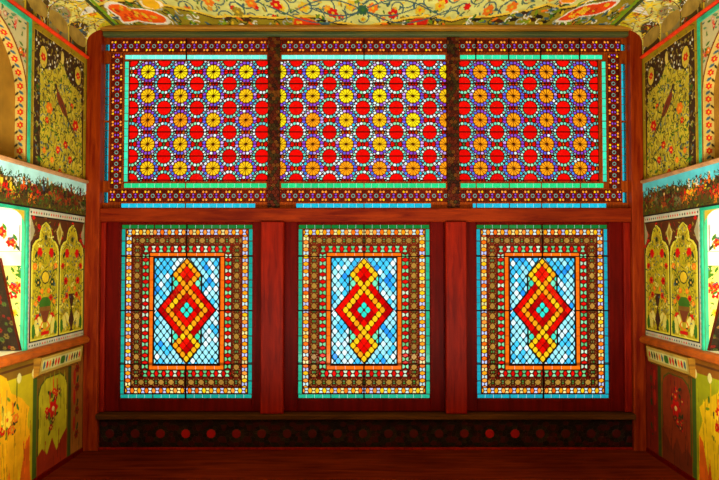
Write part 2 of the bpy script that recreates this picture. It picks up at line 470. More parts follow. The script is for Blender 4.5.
# ------------------------------------------------------------------ lower windows
def band(lat, gl, rect, along, kind, phase=0.0):
    k = U; seeds = []
    lo, hi = (rect[0], rect[1]) if along == 'x' else (rect[2], rect[3])
    w = (rect[3]-rect[2]) if along == 'x' else (rect[1]-rect[0])
    mid = (rect[2]+rect[3])/2 if along == 'x' else (rect[0]+rect[1])/2
    per = {'chain': 7.1*k, 'star': 10.4*k, 'check': 7.2*k}[kind]
    n = max(2, round((hi-lo)/per)); per = (hi-lo)/n
    def put(a, b, wt, t): seeds.append(((a, mid+b) if along == 'x' else (mid+b, a))+(wt, t))
    for i in range(-1, n+2):
        a = lo+(i)*per; h = a+per/2
        if kind == 'chain':
            put(a, 0, 1.2*k*k, ('pane', vary(random.choice((ORA, ORA, YEO, rgb(255, 150, 50), DOR)), .15), .0022))
            c = vary(random.choice((rgb(200, 226, 226), rgb(190, 196, 236), rgb(240, 226, 150))), .15)
            for s in (-1, 1): put(h, s*w*.32, 0, ('pane', c, .0022))
        elif kind == 'check':
            put(a, 0, .6*k*k, ('pane', vary(rgb(220, 14, 8), .2), .0036))
            c = vary(random.choice((rgb(130, 220, 160), rgb(90, 190, 120), rgb(110, 200, 130), rgb(200, 226, 190))), .15)
            for s in (-1, 1): put(h, s*w*.3, 0, ('pane', c, .0034))
        else:
            c = vary(rgb(166, 120, 46), .2)
            put(a, 0, 7*k*k, ('pane', c, .0030))
            for s in (-1, 1):
                put(h, s*1.3*k, 0, ('pane', vary(random.choice((rgb(110, 110, 50), rgb(80, 130, 70), GRN)), .2), .0030))
                put(h, s*4.2*k, 4*k*k, ('ring', vary(rgb(150, 60, 26), .2), .0022))
                put(a+2.6*k, s*2.9*k, 0, ('pane', c, .0030)); put(a-2.6*k, s*2.9*k, 0, ('pane', c, .0030))
                put(a, s*4.9*k, 1*k*k, ('pane', vary(rgb(170, 20, 10), .2), .0030))
    for poly, (st, c, bar) in power(seeds, rect):
        add_cell(lat, gl, poly, c, bar, style=st)

def diamond(cx, cz, a, b, t=0.22):
    """lozenge with cut corners"""
    out = []
    P = [(cx+a, cz), (cx, cz+b), (cx-a, cz), (cx, cz-b)]
    for i in range(4):
        p = P[i]; q = P[(i+1) % 4]
        out.append((p[0]+(q[0]-p[0])*t, p[1]+(q[1]-p[1])*t)); out.append((q[0]+(p[0]-q[0])*t, q[1]+(p[1]-q[1])*t))
    return out

def lower_window(idx, pc, label, tq, mcol, dull):
    k = U; LM = 311
    x = lambda p: wx(pc+p, LM)
    root = empty('window_%d' % idx, (x(0), YL, wz(410)), label, 'window', 'structure'); off = tuple(root.location)
    o = 66
    P = (x(-o), x(o), wz(398.5), wz(224.5))                     # glazed rectangle
    sf = MB()
    sb = (x(-80), x(80), wz(411), wz(221.5))
    fx = .0
    for (a, b, c, d) in ((sb[0], P[0], sb[2], sb[3]), (P[1], sb[1], sb[2], sb[3])): sf.box(a, b, YL-.018, YL+.012, c, d, .006)
    sf.box(P[0], P[1], YL-.0175, YL+.012, sb[2], P[2], .006); sf.box(P[0], P[1], YL-.0175, YL+.012, P[3], sb[3], .004)
    sf.build('sash_frame', M_SASH, root, off)
    # nested rectangles, offsets in photo pixels from the edge
    def ring(a, b): return ((P[0]+a*k, P[1]-a*k, P[2]+a*k, P[3]-a*k), (P[0]+b*k, P[1]-b*k, P[2]+b*k, P[3]-b*k))
    wood_ = MB(); lt = MB(); g = MB(); sl = MB(); sg = MB()
    def four(a, b):
        O, I = ring(a, b)
        return [('x', (O[0], O[1], I[3], O[3])), ('x', (O[0], O[1], O[2], I[2])), ('z', (O[0], I[0], I[2], I[3])), ('z', (I[1], O[1], I[2], I[3]))]
    holes = []
    tcut = [wz(255.5), wz(310.5), wz(363), wz(241), wz(280), wz(336), wz(381)]
    for al, q in four(0.2, 4.2):
        holes.append(q); strip(sg, sl, q, tq if al == 'z' else (rgb(20, 120, 50) if q[3] > wz(240) else tq), (tcut if al == 'z' else [x(0), x(-33)]), al)
    for al, q in four(5, 10.5): holes.append(q); band(lt, g, q, al, 'chain')
    for al, q in four(11, 21): holes.append(q); band(lt, g, q, al, 'star')
    for al, q in four(21.2, 27.9): holes.append(q); band(lt, g, q, al, 'check')
    ol = MB(); og = MB()
    for al, q in four(28.5, 32.3):
        holes.append(q); strip(og, ol, q, DOR, (tcut if al == 'z' else [x(0)]), al, bar=.002)
    O, I = ring(33.3, 33.3); Fd = O; holes.append(Fd)
    fill_around(wood_, P, holes, YL-.004, YL+.009)
    tag(wood_.build('glazing_bar_frame', M_LATD, root, off), 'dark bars between the nested borders')
    # field
    cx = x(0); cz = wz(310.0)
    sx = 3.66*k; sz = 4.42*k
    top = Fd[3]-cz; kz = top/(12*4.36*k) if False else 1
    fl = MB(); fg = MB(); ml = MB(); mg = MB()
    hw = 4*sx
    dsx = 3.22*k; dsz = 4.22*k
    ln = hypot(sz, sx); n1 = (sz/ln, sx/ln)                     # normal of a lozenge edge
    dbig = 8*sx*sz/ln
    zs8 = 8*sz
    for i in range(-14, 15):
        for j in range(-16, 17):
            if (i+j) % 2: continue
            px_ = i*dsx; pz_ = j*dsz
            poly = [(px_+dsx, pz_), (px_, pz_+dsz), (px_-dsx, pz_), (px_, pz_-dsz)]
            poly = clip_rect(poly, (Fd[0]-cx, Fd[1]-cx, Fd[2]-cz, Fd[3]-cz))
            if len(poly) < 3: continue
            s1 = 1 if px_ >= 0 else -1; s2 = 1 if pz_ >= 0 else -1
            mx = sum(p[0] for p in poly)/len(poly)*s1; mz = sum(p[1] for p in poly)/len(poly)*s2
            e = .0028
            # outside of: small lozenge side (apex z = 12 sz), the straight side |x| = hw, the big lozenge
            if mx < hw and mz > zs8-.002:
                poly = clip(poly, -n1[0]*s1, -n1[1]*s2, -(12*sz*n1[1])-e)
            else:
                if mz < zs8+.02: poly = clip(poly, -s1, 0, -hw-e)
                if len(poly) >= 3: poly = clip(poly, -n1[0]*s1, -n1[1]*s2, -dbig-e)
            if len(poly) < 3 or area(poly) < 4e-5: continue
            r_ = random.random(); u = (pz_/dsz+12)/24
            blue = .12+.42*max(0, u-.3)+.14*sin(i*.9+idx*2+j*.5)  # bluer sky towards the top is put into the pane colours
            c = SKYB if r_ < blue*.25 else (SKY if r_ < blue+.15 else SKYW)
            if r_ > .82: c = rgb(226, 250, 255)
            add_cell(fl, fg, [(p[0]+cx, p[1]+cz) for p in poly], vary(c, .1), .0023, rnd_=.2)
    for i in range(-9, 10):
        for j in range(-12, 13):
            if (i+j) % 2 == 0: continue
            ax = abs(i); az = abs(j)
            rb = ax+az; rs = ax+abs(az-8)
            if rs <= 3: c = mcol[0] if rs == 3 else REDG
            elif rb <= 7:
                c = {1: rgb(40, 226, 200), 3: REDG, 5: mcol[1], 7: REDG}[rb]
            elif ax <= 4 and az < 9: c = vary(random.choice((TUR, rgb(120, 236, 190))), .1)
            else: continue
            if c is mcol[0] or c is mcol[1]: c = random.choice((c, c, c, c, ORA, YEO))
            if c is REDG: c = random.choice((rgb(236, 12, 4), rgb(222, 6, 2), rgb(180, 0, 4)))
            poly = [(i*sx+sx, j*sz), (i*sx, j*sz+sz), (i*sx-sx, j*sz), (i*sx, j*sz-sz)]
            if rs > 3 and rb > 7:
                for s in (-1, 1): poly = clip(poly, s, 0, hw)
            poly = clip_rect(poly, (Fd[0]-cx, Fd[1]-cx, Fd[2]-cz, Fd[3]-cz))
            if len(poly) < 3 or area(poly) < 4e-5: continue
            add_cell(ml, mg, [(p[0]+cx, p[1]+cz) for p in poly], vary(c, .08), .0012 if c[2] < .02 and c[1] < .02 else .0028, rnd_=.08 if c[2] < .02 and c[1] < .02 else .24)
    fl.build('field_lattice', M_TEAL, root, off)
    tag(fg.build('field_glass', M_GLASS, root, off, False), 'sky blue and white scale shaped panes')
    ml.build('medallion_lattice', M_LATD, root, off)
    tag(mg.build('medallion_glass', M_GLASS, root, off, False), 'red and yellow stepped lozenge medallion panes')
    lt.build('border_lattice', M_LATD, root, off)
    tag(g.build('border_glass', M_GLASS, root, off, False), 'orange, white, tan, red and mint border panes')
    sl.build('strip_edging', M_LATD, root, off); tag(sg.build('glass_strip', M_GLASS, root, off, False), 'turquoise glass strip')
    ol.build('inner_strip_edging', M_LATD, root, off); tag(og.build('inner_glass_strip', M_GLASS, root, off, False), 'orange glass strip')
    # black outline of the medallion
    ot = MB()
    def bar(p, q, t=.0042):
        dx, dz = q[0]-p[0], q[1]-p[1]; L = hypot(dx, dz); nx, nz = -dz/L*t, dx/L*t
        a = [(p[0]+nx, p[1]+nz), (q[0]+nx, q[1]+nz), (q[0]-nx, q[1]-nz), (p[0]-nx, p[1]-nz)]
        f0 = [(cx+u_, YL-.006, cz+v_) for u_, v_ in a]; f1 = [(cx+u_, YL+.006, cz+v_) for u_, v_ in a]
        ot.face(f0); ot.face(f1[::-1])
        for i in range(4): ot.face([f0[i], f0[(i+1) % 4], f1[(i+1) % 4], f1[i]])
    for s1 in (-1, 1):
        for s2 in (-1, 1):
            bar((0, s2*min(12*sz, abs((Fd[3] if s2 > 0 else Fd[2])-cz))), (s1*hw, s2*8*sz))
            bar((s1*hw, s2*8*sz), (s1*hw, s2*4*sz)); bar((s1*hw, s2*4*sz), (s1*8*sx, 0))
    for (a, b, c, d) in ((Fd[0], Fd[1], Fd[3]-.003, Fd[3]+.003), (Fd[0], Fd[1], Fd[2]-.003, Fd[2]+.003),
                         (Fd[0]-.003, Fd[0]+.003, Fd[2], Fd[3]), (Fd[1]-.003, Fd[1]+.003, Fd[2], Fd[3])):
        ot.box(a, b, YL-.007, YL+.006, c, d)
    ot.build('medallion_outline', M_LEAD, root, off)
    for r_ in ((x(0)-.005, x(0)+.005, Fd[3], P[3]), (x(0)-.006, x(0)+.006, P[2], Fd[2]),
               (P[0], Fd[0]+.01, wz(310.5)-.005, wz(310.5)+.005), (Fd[1]-.01, P[1], wz(310.5)-.005, wz(310.5)+.005),
               (P[0], P[1], wz(256.4)-.004, wz(256.4)+.004), (P[0], P[1], wz(364)-.004, wz(364)+.004)):
        b = MB(); b.box(r_[0], r_[1], YL-.011, YL-.004, r_[2], r_[3]); b.build('support_bar', M_LEAD, root, off)

lower_window(4, 186.5, 'lower left sash with turquoise edging around an orange and red stepped lozenge', rgb(24, 164, 146), (ORA, ORA), .8)
lower_window(5, 364.0, 'lower middle sash with green edging around a bright yellow and red lozenge', rgb(36, 176, 136), (YEO, YEO), 1)
lower_window(6, 542.5, 'lower right sash with blue-turquoise edging around an orange and red lozenge', rgb(24, 160, 176), (YEO, ORA), .8)

# ------------------------------------------------------------------ wood frame of the window wall
TN = [0]
def trim(boxes, mat, label, cat='moulding', ch=.006):
    TN[0] += 1
    mb = MB()
    for b in boxes: mb.box(*b, ch)
    c = ((boxes[0][0]+boxes[0][1])/2, (boxes[0][2]+boxes[0][3])/2, min(b[4] for b in boxes))
    o = mb.build('trim_%d' % TN[0], mat, None, c)
    return tag(o, label, cat, 'structure')
yf, yb = 4.44, 4.56
ZT = wz(38)
zb0 = wz(222.3); zb1 = wz(208.6)
trim([(-W+.002, wx(104.3, UM)-.0005, 4.43, yb, 0, H-.002)], M_POST, 'tall red-brown wooden post in the left corner beside the windows', 'post')
trim([(wx(627, UM)+.0005, W-.002, 4.43, yb, 0, H-.002)], M_POST, 'tall red-brown wooden post in the right corner beside the windows', 'post')
trim([(wx(104.3, UM), wx(627, UM), 4.45, yb, wz(37.6), wz(33.6))], M_GREEN, 'faded green painted rail above the upper windows', 'rail')
trim([(wx(104.3, UM), wx(627, UM), 4.40, yb, wz(33.4), H-.002)], M_GOLD, 'golden brown lintel moulding under the painted ceiling', 'lintel')
trim([(wx(104.3, UM), wx(627, UM), 4.44, yb, zb0+.001, zb1-.001)], M_REDX, 'long red-brown beam between the upper and lower windows', 'beam')
trim([(wx(262.5, 320), wx(284.8, 320), 4.415, yb, wz(411.2), zb0)], M_RED, 'red post between the lower left and lower middle sashes', 'post')
trim([(wx(444.5, 320), wx(465, 320), 4.415, yb, wz(411.2), zb0)], M_RED, 'red post between the lower middle and lower right sashes', 'post')
# sides of the sashes up to the corner posts, and the sill
trim([(wx(104.3, UM), wx(106.6, 311), 4.46, yb, wz(411), zb0)], M_RED, 'narrow red fillet left of the lower left sash', 'fillet')
trim([(wx(622.4, 311), wx(627, UM), 4.46, yb, wz(411), zb0)], M_RED, 'narrow red fillet right of the lower right sash', 'fillet')
trim([(wx(104.3, UM), wx(627, UM), 4.40, yb, wz(416.5), wz(411.6))], M_SILL, 'long brown window sill above the dark inlaid band', 'sill')

# dark inlaid mullions and the dark inlaid band under the sill
def mosaic(rect, seeds, y, label, cat, bar=.0012, back=.05):
    TN[0] += 1
    mb = MB()
    for poly, c in power(seeds, rect):
        poly = clean(poly)
        if len(poly) < 3: continue
        n = len(poly); cx = sum(p[0] for p in poly)/n; cz = sum(p[1] for p in poly)/n
        q = [(cx+(p[0]-cx)*.84, cz+(p[1]-cz)*.84) for p in poly]
        mb.face([(p[0], y-.003, p[1]) for p in q], c)
        for i in range(n):
            j = (i+1) % n
            mb.face([(poly[i][0], y, poly[i][1]), (poly[j][0], y, poly[j][1]), (q[j][0], y-.003, q[j][1]), (q[i][0], y-.003, q[i][1])], tuple(v*.9 for v in c))
    x0, x1, z0, z1 = rect
    b0 = len(mb.f)
    mb.box(x0, x1, y+.0005, y+back, z0, z1, 0, rgb(40, 14, 8))
    o = mb.build('trim_%d' % TN[0], M_MOS, None, ((x0+x1)/2, y, z0))
    return tag(o, label, cat, 'structure')
for (a, b, lab) in ((268, 280, 'dark inlaid mullion between the upper left and upper middle windows'), (447, 459, 'dark inlaid mullion between the upper middle and upper right windows')):
    r = R(a, b, 38, 208.8, UM); sd = []
    w3 = (r[1]-r[0])/3.0
    for i in range(4):
        for j in range(int((r[3]-r[2])/w3*1.2)+2):
            sd.append((r[0]+(i-.0+(j % 2)*.5)*w3, r[2]+j*w3/1.2, 0, random.choice((rgb(70, 14, 4), rgb(42, 10, 4), rgb(96, 50, 8), rgb(84, 20, 4), rgb(50, 34, 8)))))
    mosaic(r, sd, YL-.016, lab, 'mullion')
r = (wx(104.5, 430), wx(626, 430), .03, wz(417)); r = (wx(104.3, UM), wx(627, UM), .02, wz(417)); sd = []
P_ = 25.0*U; zc = (r[2]+r[3])/2-.01; k = U
n0 = int((r[0]-wx(161, 435))/P_)-1
for i in range(n0, n0+24):
    X0 = wx(161.5, 435)+i*P_
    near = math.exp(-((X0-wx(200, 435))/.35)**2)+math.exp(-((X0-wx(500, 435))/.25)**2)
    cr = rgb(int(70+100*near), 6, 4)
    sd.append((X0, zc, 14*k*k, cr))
    for a in range(10):
        t = (a+.5)*pi/5; sd.append((X0+6.6*k*cos(t), zc+6.6*k*sin(t), 0, random.choice((rgb(24, 14, 8), rgb(16, 4, 2), rgb(36, 22, 8)))))
    for a in range(12):
        t = a*pi/6; sd.append((X0+10*k*cos(t), zc+10*k*sin(t), 0, random.choice((rgb(40, 2, 2), rgb(20, 4, 2), rgb(54, 4, 2)))))
    for s in (-1, 1):
        sd.append((X0+P_/2, zc+s*6*k, 3*k*k, rgb(56, 4, 2))); sd.append((X0+P_/2, zc+s*11*k, 0, rgb(24, 12, 4)))
        sd.append((X0+P_/2+s*3*k, zc+1*k, 0, rgb(24, 12, 4)))
        for q in range(4): sd.append((X0+(q-1.5)*6*k, zc+s*14*k, 0, random.choice((rgb(18, 3, 2), rgb(38, 3, 2), rgb(30, 16, 6)))))
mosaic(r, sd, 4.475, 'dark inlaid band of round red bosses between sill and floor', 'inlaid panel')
trim([(wx(104.3, UM), wx(627, UM), 4.462, 4.53, .001, .019)], M_RED, 'thin red strip along the foot of the window wall', 'strip', .003)

# solid wall behind the wooden frames
wf = MB()
def wide(r, a, b, c=.03): return (r[0]-a, r[1]+b, r[2]-c, r[3]+c)
ops = [wide(R(104.5, 268.3, 39, 208, UM), .09, .02), wide(R(279.7, 447.3, 39, 208, UM), .03, .03), wide(R(458.7, 626.5, 39, 208, UM), .02, .09)]
for pc in (186.5, 364, 542.5): ops.append(wide((wx(pc-66.5, 311), wx(pc+66.5, 311), wz(399), wz(224)), .08, .08, .025))
fill_around(wf, (-2.9, 2.9, -.1, H+.25), ops, 4.562, 4.60)
tag(wf.build('wall_front', M_OUT, None, (0, 4.6, 0)), 'masonry wall holding the stained glass windows', 'wall', 'structure')

# ------------------------------------------------------------------ painting on plaster
class Canvas:
    def __init__(s, u0, u1, v0, v1, bg, res=.005):
        s.u0, s.u1, s.v0, s.v1 = u0, u1, v0, v1
        s.nu = max(2, int(round((u1-u0)/res))+1); s.nv = max(2, int(round((v1-v0)/res))+1)
        s.U = np.linspace(u0, u1, s.nu); s.V = np.linspace(v0, v1, s.nv)
        s.a = np.zeros((s.nv, s.nu, 3)); s.a[:] = bg
    def win(s, a, b, c, d):
        i0 = max(0, np.searchsorted(s.U, a)-1); i1 = min(s.nu, np.searchsorted(s.U, b)+1)
        j0 = max(0, np.searchsorted(s.V, c)-1); j1 = min(s.nv, np.searchsorted(s.V, d)+1)
        if i0 >= i1 or j0 >= j1: return None
        u, v = np.meshgrid(s.U[i0:i1], s.V[j0:j1]); return (slice(j0, j1), slice(i0, i1)), u, v
    def put(s, sl, m, col): s.a[sl][m] = col
    def rect(s, a, b, c, d, col):
        w = s.win(a, b, c, d)
        if w: sl, u, v = w; s.put(sl, (u >= a) & (u <= b) & (v >= c) & (v <= d), col)
    def ell(s, x, y, a, b, col, rot=0):
        r = max(a, b); w = s.win(x-r, x+r, y-r, y+r)
        if not w: return
        sl, u, v = w; du, dv = u-x, v-y; c, q = cos(rot), sin(rot)
        p = du*c+dv*q; t = -du*q+dv*c
        s.put(sl, (p/a)**2+(t/b)**2 <= 1, col)
    def line(s, pts, t, col):
        for (a, b), (c, d) in zip(pts, pts[1:]):
            w = s.win(min(a, c)-t, max(a, c)+t, min(b, d)-t, max(b, d)+t)
            if not w: continue
            sl, u, v = w; L = (c-a)**2+(d-b)**2+1e-12
            k = np.clip(((u-a)*(c-a)+(v-b)*(d-b))/L, 0, 1)
            s.put(sl, np.hypot(u-a-k*(c-a), v-b-k*(d-b)) <= t/2, col)
    def poly(s, pts, col):
        us = [p[0] for p in pts]; vs = [p[1] for p in pts]
        w = s.win(min(us), max(us), min(vs), max(vs))
        if not w: return
        sl, u, v = w; ins = np.zeros(u.shape, bool); n = len(pts)
        for i in range(n):
            a, b = pts[i]; c, d = pts[(i+1) % n]
            if abs(d-b) < 1e-9: continue
            cond = ((b > v) != (d > v)) & (u < (c-a)*(v-b)/(d-b)+a); ins ^= cond
        s.put(sl, ins, col)
    def flower(s, x, y, r, col, core=None, n=6, rot=0):
        for i in range(n):
            t = rot+i*2*pi/n; s.ell(x+cos(t)*r*.58, y+sin(t)*r*.58, r*.45, r*.34, col, t)
        s.ell(x, y, r*.28, r*.28, core or rgb(250, 200, 40))
    def leaf(s, x, y, L, ang, col): s.ell(x+cos(ang)*L/2, y+sin(ang)*L/2, L/2, L*.2, col, ang)
    def scroll(s, x, y, r, turn, ang, col, t=.006, arc=1.5):
        pts = []; rr = r; a = ang
        for i in range(22):
            f = i/21; rad = r*(1-.72*f); th = ang+turn*f*arc*2*pi
            pts.append((x+rad*cos(th), y+rad*sin(th)))
        s.line(pts, t, col)
REDP = rgb(206, 14, 6); ORP = rgb(236, 120, 18); YEP = rgb(222, 186, 36); GRP = rgb(60, 110, 26); DGP = rgb(34, 54, 26)
BLP = rgb(60, 96, 110); CRP = rgb(222, 206, 130); BRP = rgb(66, 34, 12); OLP = rgb(150, 130, 34); WHP = rgb(240, 238, 220); DKP = rgb(30, 22, 14)

def surface(name, cv, pos, parent=None, mask=None, label=None, mat=None, back=None):
    """grid mesh coloured by a canvas; pos(u, v) arrays -> xyz arrays"""
    u, v = np.meshgrid(cv.U, cv.V); x, y, z = pos(u, v)
    co = np.stack([x.ravel(), y.ravel(), z.ravel()], 1).astype(np.float32)
    nu, nv = cv.nu, cv.nv
    idx = np.arange(nu*nv).reshape(nv, nu)
    q = np.stack([idx[:-1, :-1], idx[:-1, 1:], idx[1:, 1:], idx[1:, :-1]], -1)
    if mask is not None:
        mu, mv = np.meshgrid((cv.U[:-1]+cv.U[1:])/2, (cv.V[:-1]+cv.V[1:])/2)
        q = q[mask(mu, mv)]
    q = q.reshape(-1, 4)
    used = np.unique(q); remap = -np.ones(nu*nv, int); remap[used] = np.arange(len(used))
    q = remap[q]; co = co[used]; colr = cv.a.reshape(-1, 3)[used]
    me = bpy.data.meshes.new(name); me.vertices.add(len(co)); me.vertices.foreach_set('co', co.ravel())
    me.loops.add(q.size); me.loops.foreach_set('vertex_index', q.ravel().astype(np.int32))
    me.polygons.add(len(q)); me.polygons.foreach_set('loop_start', (np.arange(len(q))*4).astype(np.int32))
    me.update(calc_edges=True)
    at = me.color_attributes.new('paint', 'FLOAT_COLOR', 'POINT')
    c4 = np.ones((len(co), 4), np.float32); c4[:, :3] = np.clip(colr, 0, 1); at.data.foreach_set('color', c4.ravel())
    me.materials.append(mat or M_PAINT); me.validate()
    o = bpy.data.objects.new(name, me); link(o, parent)
    if label: o['label'] = label
    return o

# heights on the side walls (from the corner)
Z_COR = onside(90, 61)[1]; Z_L1 = onside(88, 184)[1]; Z_FR0 = onside(88, 215)[1]; Z_M0 = onside(60, 345)[1]
Z_L1 = 2.10; Z_FR0 = 1.835; Z_M0 = .905; Z_R0 = .855
UA = 3.675                                     # depth of the turquoise arris: painted wall beyond, niche this side
UC = 4.43                                      # where the corner post begins
UB = 2.62                                      # near side of the niches
UE = 2.0                                       # painted up to here
def vine(cv, a, b, c, d, n, seed, stem=GRP, cols=(REDP, REDP, ORP, YEP), leafs=(GRP, GRP, BLP, DGP), r=(.012, .026)):
    rnd = random.Random(seed)
    for _ in range(n):
        x = rnd.uniform(a, b); y = rnd.uniform(c, d)
        if rnd.random() < .35: cv.scroll(x, y, rnd.uniform(.02, .045), rnd.choice((-1, 1)), rnd.uniform(0, 6), stem, .0045, .8)
        for _k in range(2): cv.leaf(x+rnd.uniform(-.03, .03), y+rnd.uniform(-.03, .03), rnd.uniform(.025, .045), rnd.uniform(0, 6.3), rnd.choice(leafs))
        if rnd.random() < .42: cv.flower(x, y, rnd.uniform(*r), rnd.choice(cols), rnd.choice((YEP, WHP, ORP)), rnd.choice((5, 6)), rnd.uniform(0, 1))

def strokes(cv, a, b, c, d, n, seed, cols, L=(.012, .03), keep=None):
    """fine brush marks"""
    rnd = random.Random(seed)
    for _ in range(n):
        x = rnd.uniform(a, b); y = rnd.uniform(c, d)
        if keep is not None:
            j = min(cv.nv-1, int((y-cv.v0)/(cv.v1-cv.v0)*(cv.nv-1))); i = min(cv.nu-1, max(0, int((x-cv.u0)/(cv.u1-cv.u0)*(cv.nu-1))))
            if np.abs(cv.a[j, i]-np.array(keep)).max() > .02: continue
        l = rnd.uniform(*L); t = rnd.uniform(0, pi); cv.line([(x, y), (x+l*cos(t), y+l*sin(t))], rnd.uniform(.005, .008), rnd.choice(cols))
def mid_panel(cv, side):
    """the twin arched vase panels"""
    a, b = UA+.045, UC
    cv.rect(UA, UC, Z_M0, Z_FR0, rgb(196, 196, 176))
    rnd = random.Random(5)
    for u in np.arange(UA+.02, UC, .03):
        for z in (Z_FR0-.022, Z_M0+.018): cv.ell(u, z, .010, .008, rnd.choice((DKP, REDP, OLP, BLP)))
    for z in np.arange(Z_M0, Z_FR0, .034): cv.ell(UA+.022, z, .010, .012, rnd.choice((ORP, rgb(150, 150, 150), REDP, BLP, OLP)))
    z0, z1 = Z_M0+.04, Z_FR0-.045
    cv.rect(a, b, z0, z1, DKP); cv.rect(a+.008, b-.004, z0+.008, z1-.008, rgb(86, 44, 16))
    mids = (a+b)/2
    for _ in range(26): cv.flower(rnd.uniform(a, b), rnd.uniform(z1-.22, z1-.01), .016, REDP, DKP)
    for (p, q, st) in ((a+.012, mids-.006, 0), (mids+.006, b-.008, 1)):
        c = (p+q)/2; w = (q-p)/2; zt = z1-.03
        prof = [(1, z0+.01), (1, zt-.22), (.93, zt-.17), (.72, zt-.135), (.48, zt-.12), (.42, zt-.075), (.30, zt-.03), (0, zt)]
        pts = [(c+k*w, z) for k, z in prof]+[(c-k*w, z) for k, z in prof[::-1]]
        pin = [(c+k*w*.90, z-(.009 if z > z0+.02 else -.006)) for k, z in prof]+[(c-k*w*.90, z-(.009 if z > z0+.02 else -.006)) for k, z in prof[::-1]]
        cv.poly([(c+(x-c)*1.05, z+.006) for x, z in pts], DKP); cv.poly(pts, rgb(222, 212, 70)); cv.poly(pin, rgb(184, 166, 24))
        X = lambda s, k: c+s*k*w
        for s in (-1, 1):
            for zz in np.arange(z0+.06, zt-.2, .036):
                cv.scroll(X(s, .62), zz, .022, s, 1, rgb(70, 84, 30), .005, .9); cv.leaf(X(s, .3), zz, .03, pi/2-s*.8, random.choice((GRP, BLP, OLP)))
            for (kk, zz, rr, cc) in ((.42, zt-.215, .034, REDP), (.75, zt-.31, .026, ORP if st == 0 else REDP), (.38, zt-.30, .02, YEP), (.5, zt-.42, .03, REDP if st else DGP),
                                     (.42, zt-.53, .026, REDP), (.66, zt-.56, .02, ORP), (.52, zt-.665, .034, REDP if st == 0 else OLP), (.25, zt-.48, .02, ORP)):
                cv.flower(X(s, kk), zz, rr, cc, rgb(240, 190, 60) if cc != REDP else rgb(120, 10, 10))
                if zz == zt-.215: cv.ell(X(s, kk), zz, .026, .034, REDP)
            cv.leaf(X(s, .75), zt-.25, .05, pi/2+s*.6, DGP); cv.leaf(X(s, .15), z0+.08, .1, pi/2-s*.6, rgb(236, 226, 120)); cv.leaf(X(s, .5), z0+.03, .12, pi/2-s*.2, rgb(226, 214, 100))
            cv.leaf(X(s, .8), z0+.02, .10, pi/2, GRP)
        cv.ell(c, zt-.11, .028, .036, OLP); cv.ell(c, zt-.11, .014, .02, DGP)
        if st == 0:
            cv.ell(c, zt-.385, .052, .046, DGP); cv.ell(c, zt-.385, .042, .037, YEP)
            cv.ell(c, z0+.245, .07, .05, GRP); cv.rect(c-.07, c+.07, z0+.19, z0+.225, rgb(130, 90, 30)); cv.poly([(c-.06, z0+.20), (c+.06, z0+.20), (c+.02, z0+.12), (c-.02, z0+.12)], rgb(120, 60, 30))
            cv.line([(c-.03, z0+.12), (c-.055, z0+.09), (c, z0+.06), (c+.055, z0+.09), (c+.03, z0+.12)], .012, ORP)
            cv.rect(c-.05, c+.05, z0+.03, z0+.055, REDP)
        else:
            cv.poly([(c-.045, z0+.30), (c+.045, z0+.30), (c+.008, z0+.18), (c+.04, z0+.10), (c+.01, z0+.04), (c+.03, z0+.015), (c-.03, z0+.015), (c-.01, z0+.04), (c-.04, z0+.10), (c-.008, z0+.18)], rgb(70, 40, 24))
    strokes(cv, a, b, z0, z1, 900, 61, (GRP, DGP, rgb(110, 96, 20), rgb(236, 226, 120), rgb(130, 110, 20), BLP), keep=rgb(184, 166, 24))
    strokes(cv, a, b, z0, z1, 160, 62, (rgb(150, 30, 16), OLP, rgb(120, 70, 30), DKP), keep=rgb(86, 44, 16))
    # finial between the arches
    c = mids; zt = z1-.02
    fin = [(c, zt), (c+.018, zt-.04), (c+.042, zt-.07), (c+.03, zt-.11), (c, zt-.17), (c-.03, zt-.11), (c-.042, zt-.07), (c-.018, zt-.04)]
    cv.poly(fin, rgb(196, 180, 90)); cv.poly([(c+(x-c)*.6, zt-.08+(z-zt+.08)*.6) for x, z in fin], OLP)
    for e, s in ((a, 1), (b, -1)):
        cv.poly([(e, z1), (e+s*.025, z1-.05), (e+s*.05, z1-.10), (e+s*.02, z1-.16), (e, z1-.18)], rgb(170, 160, 120))

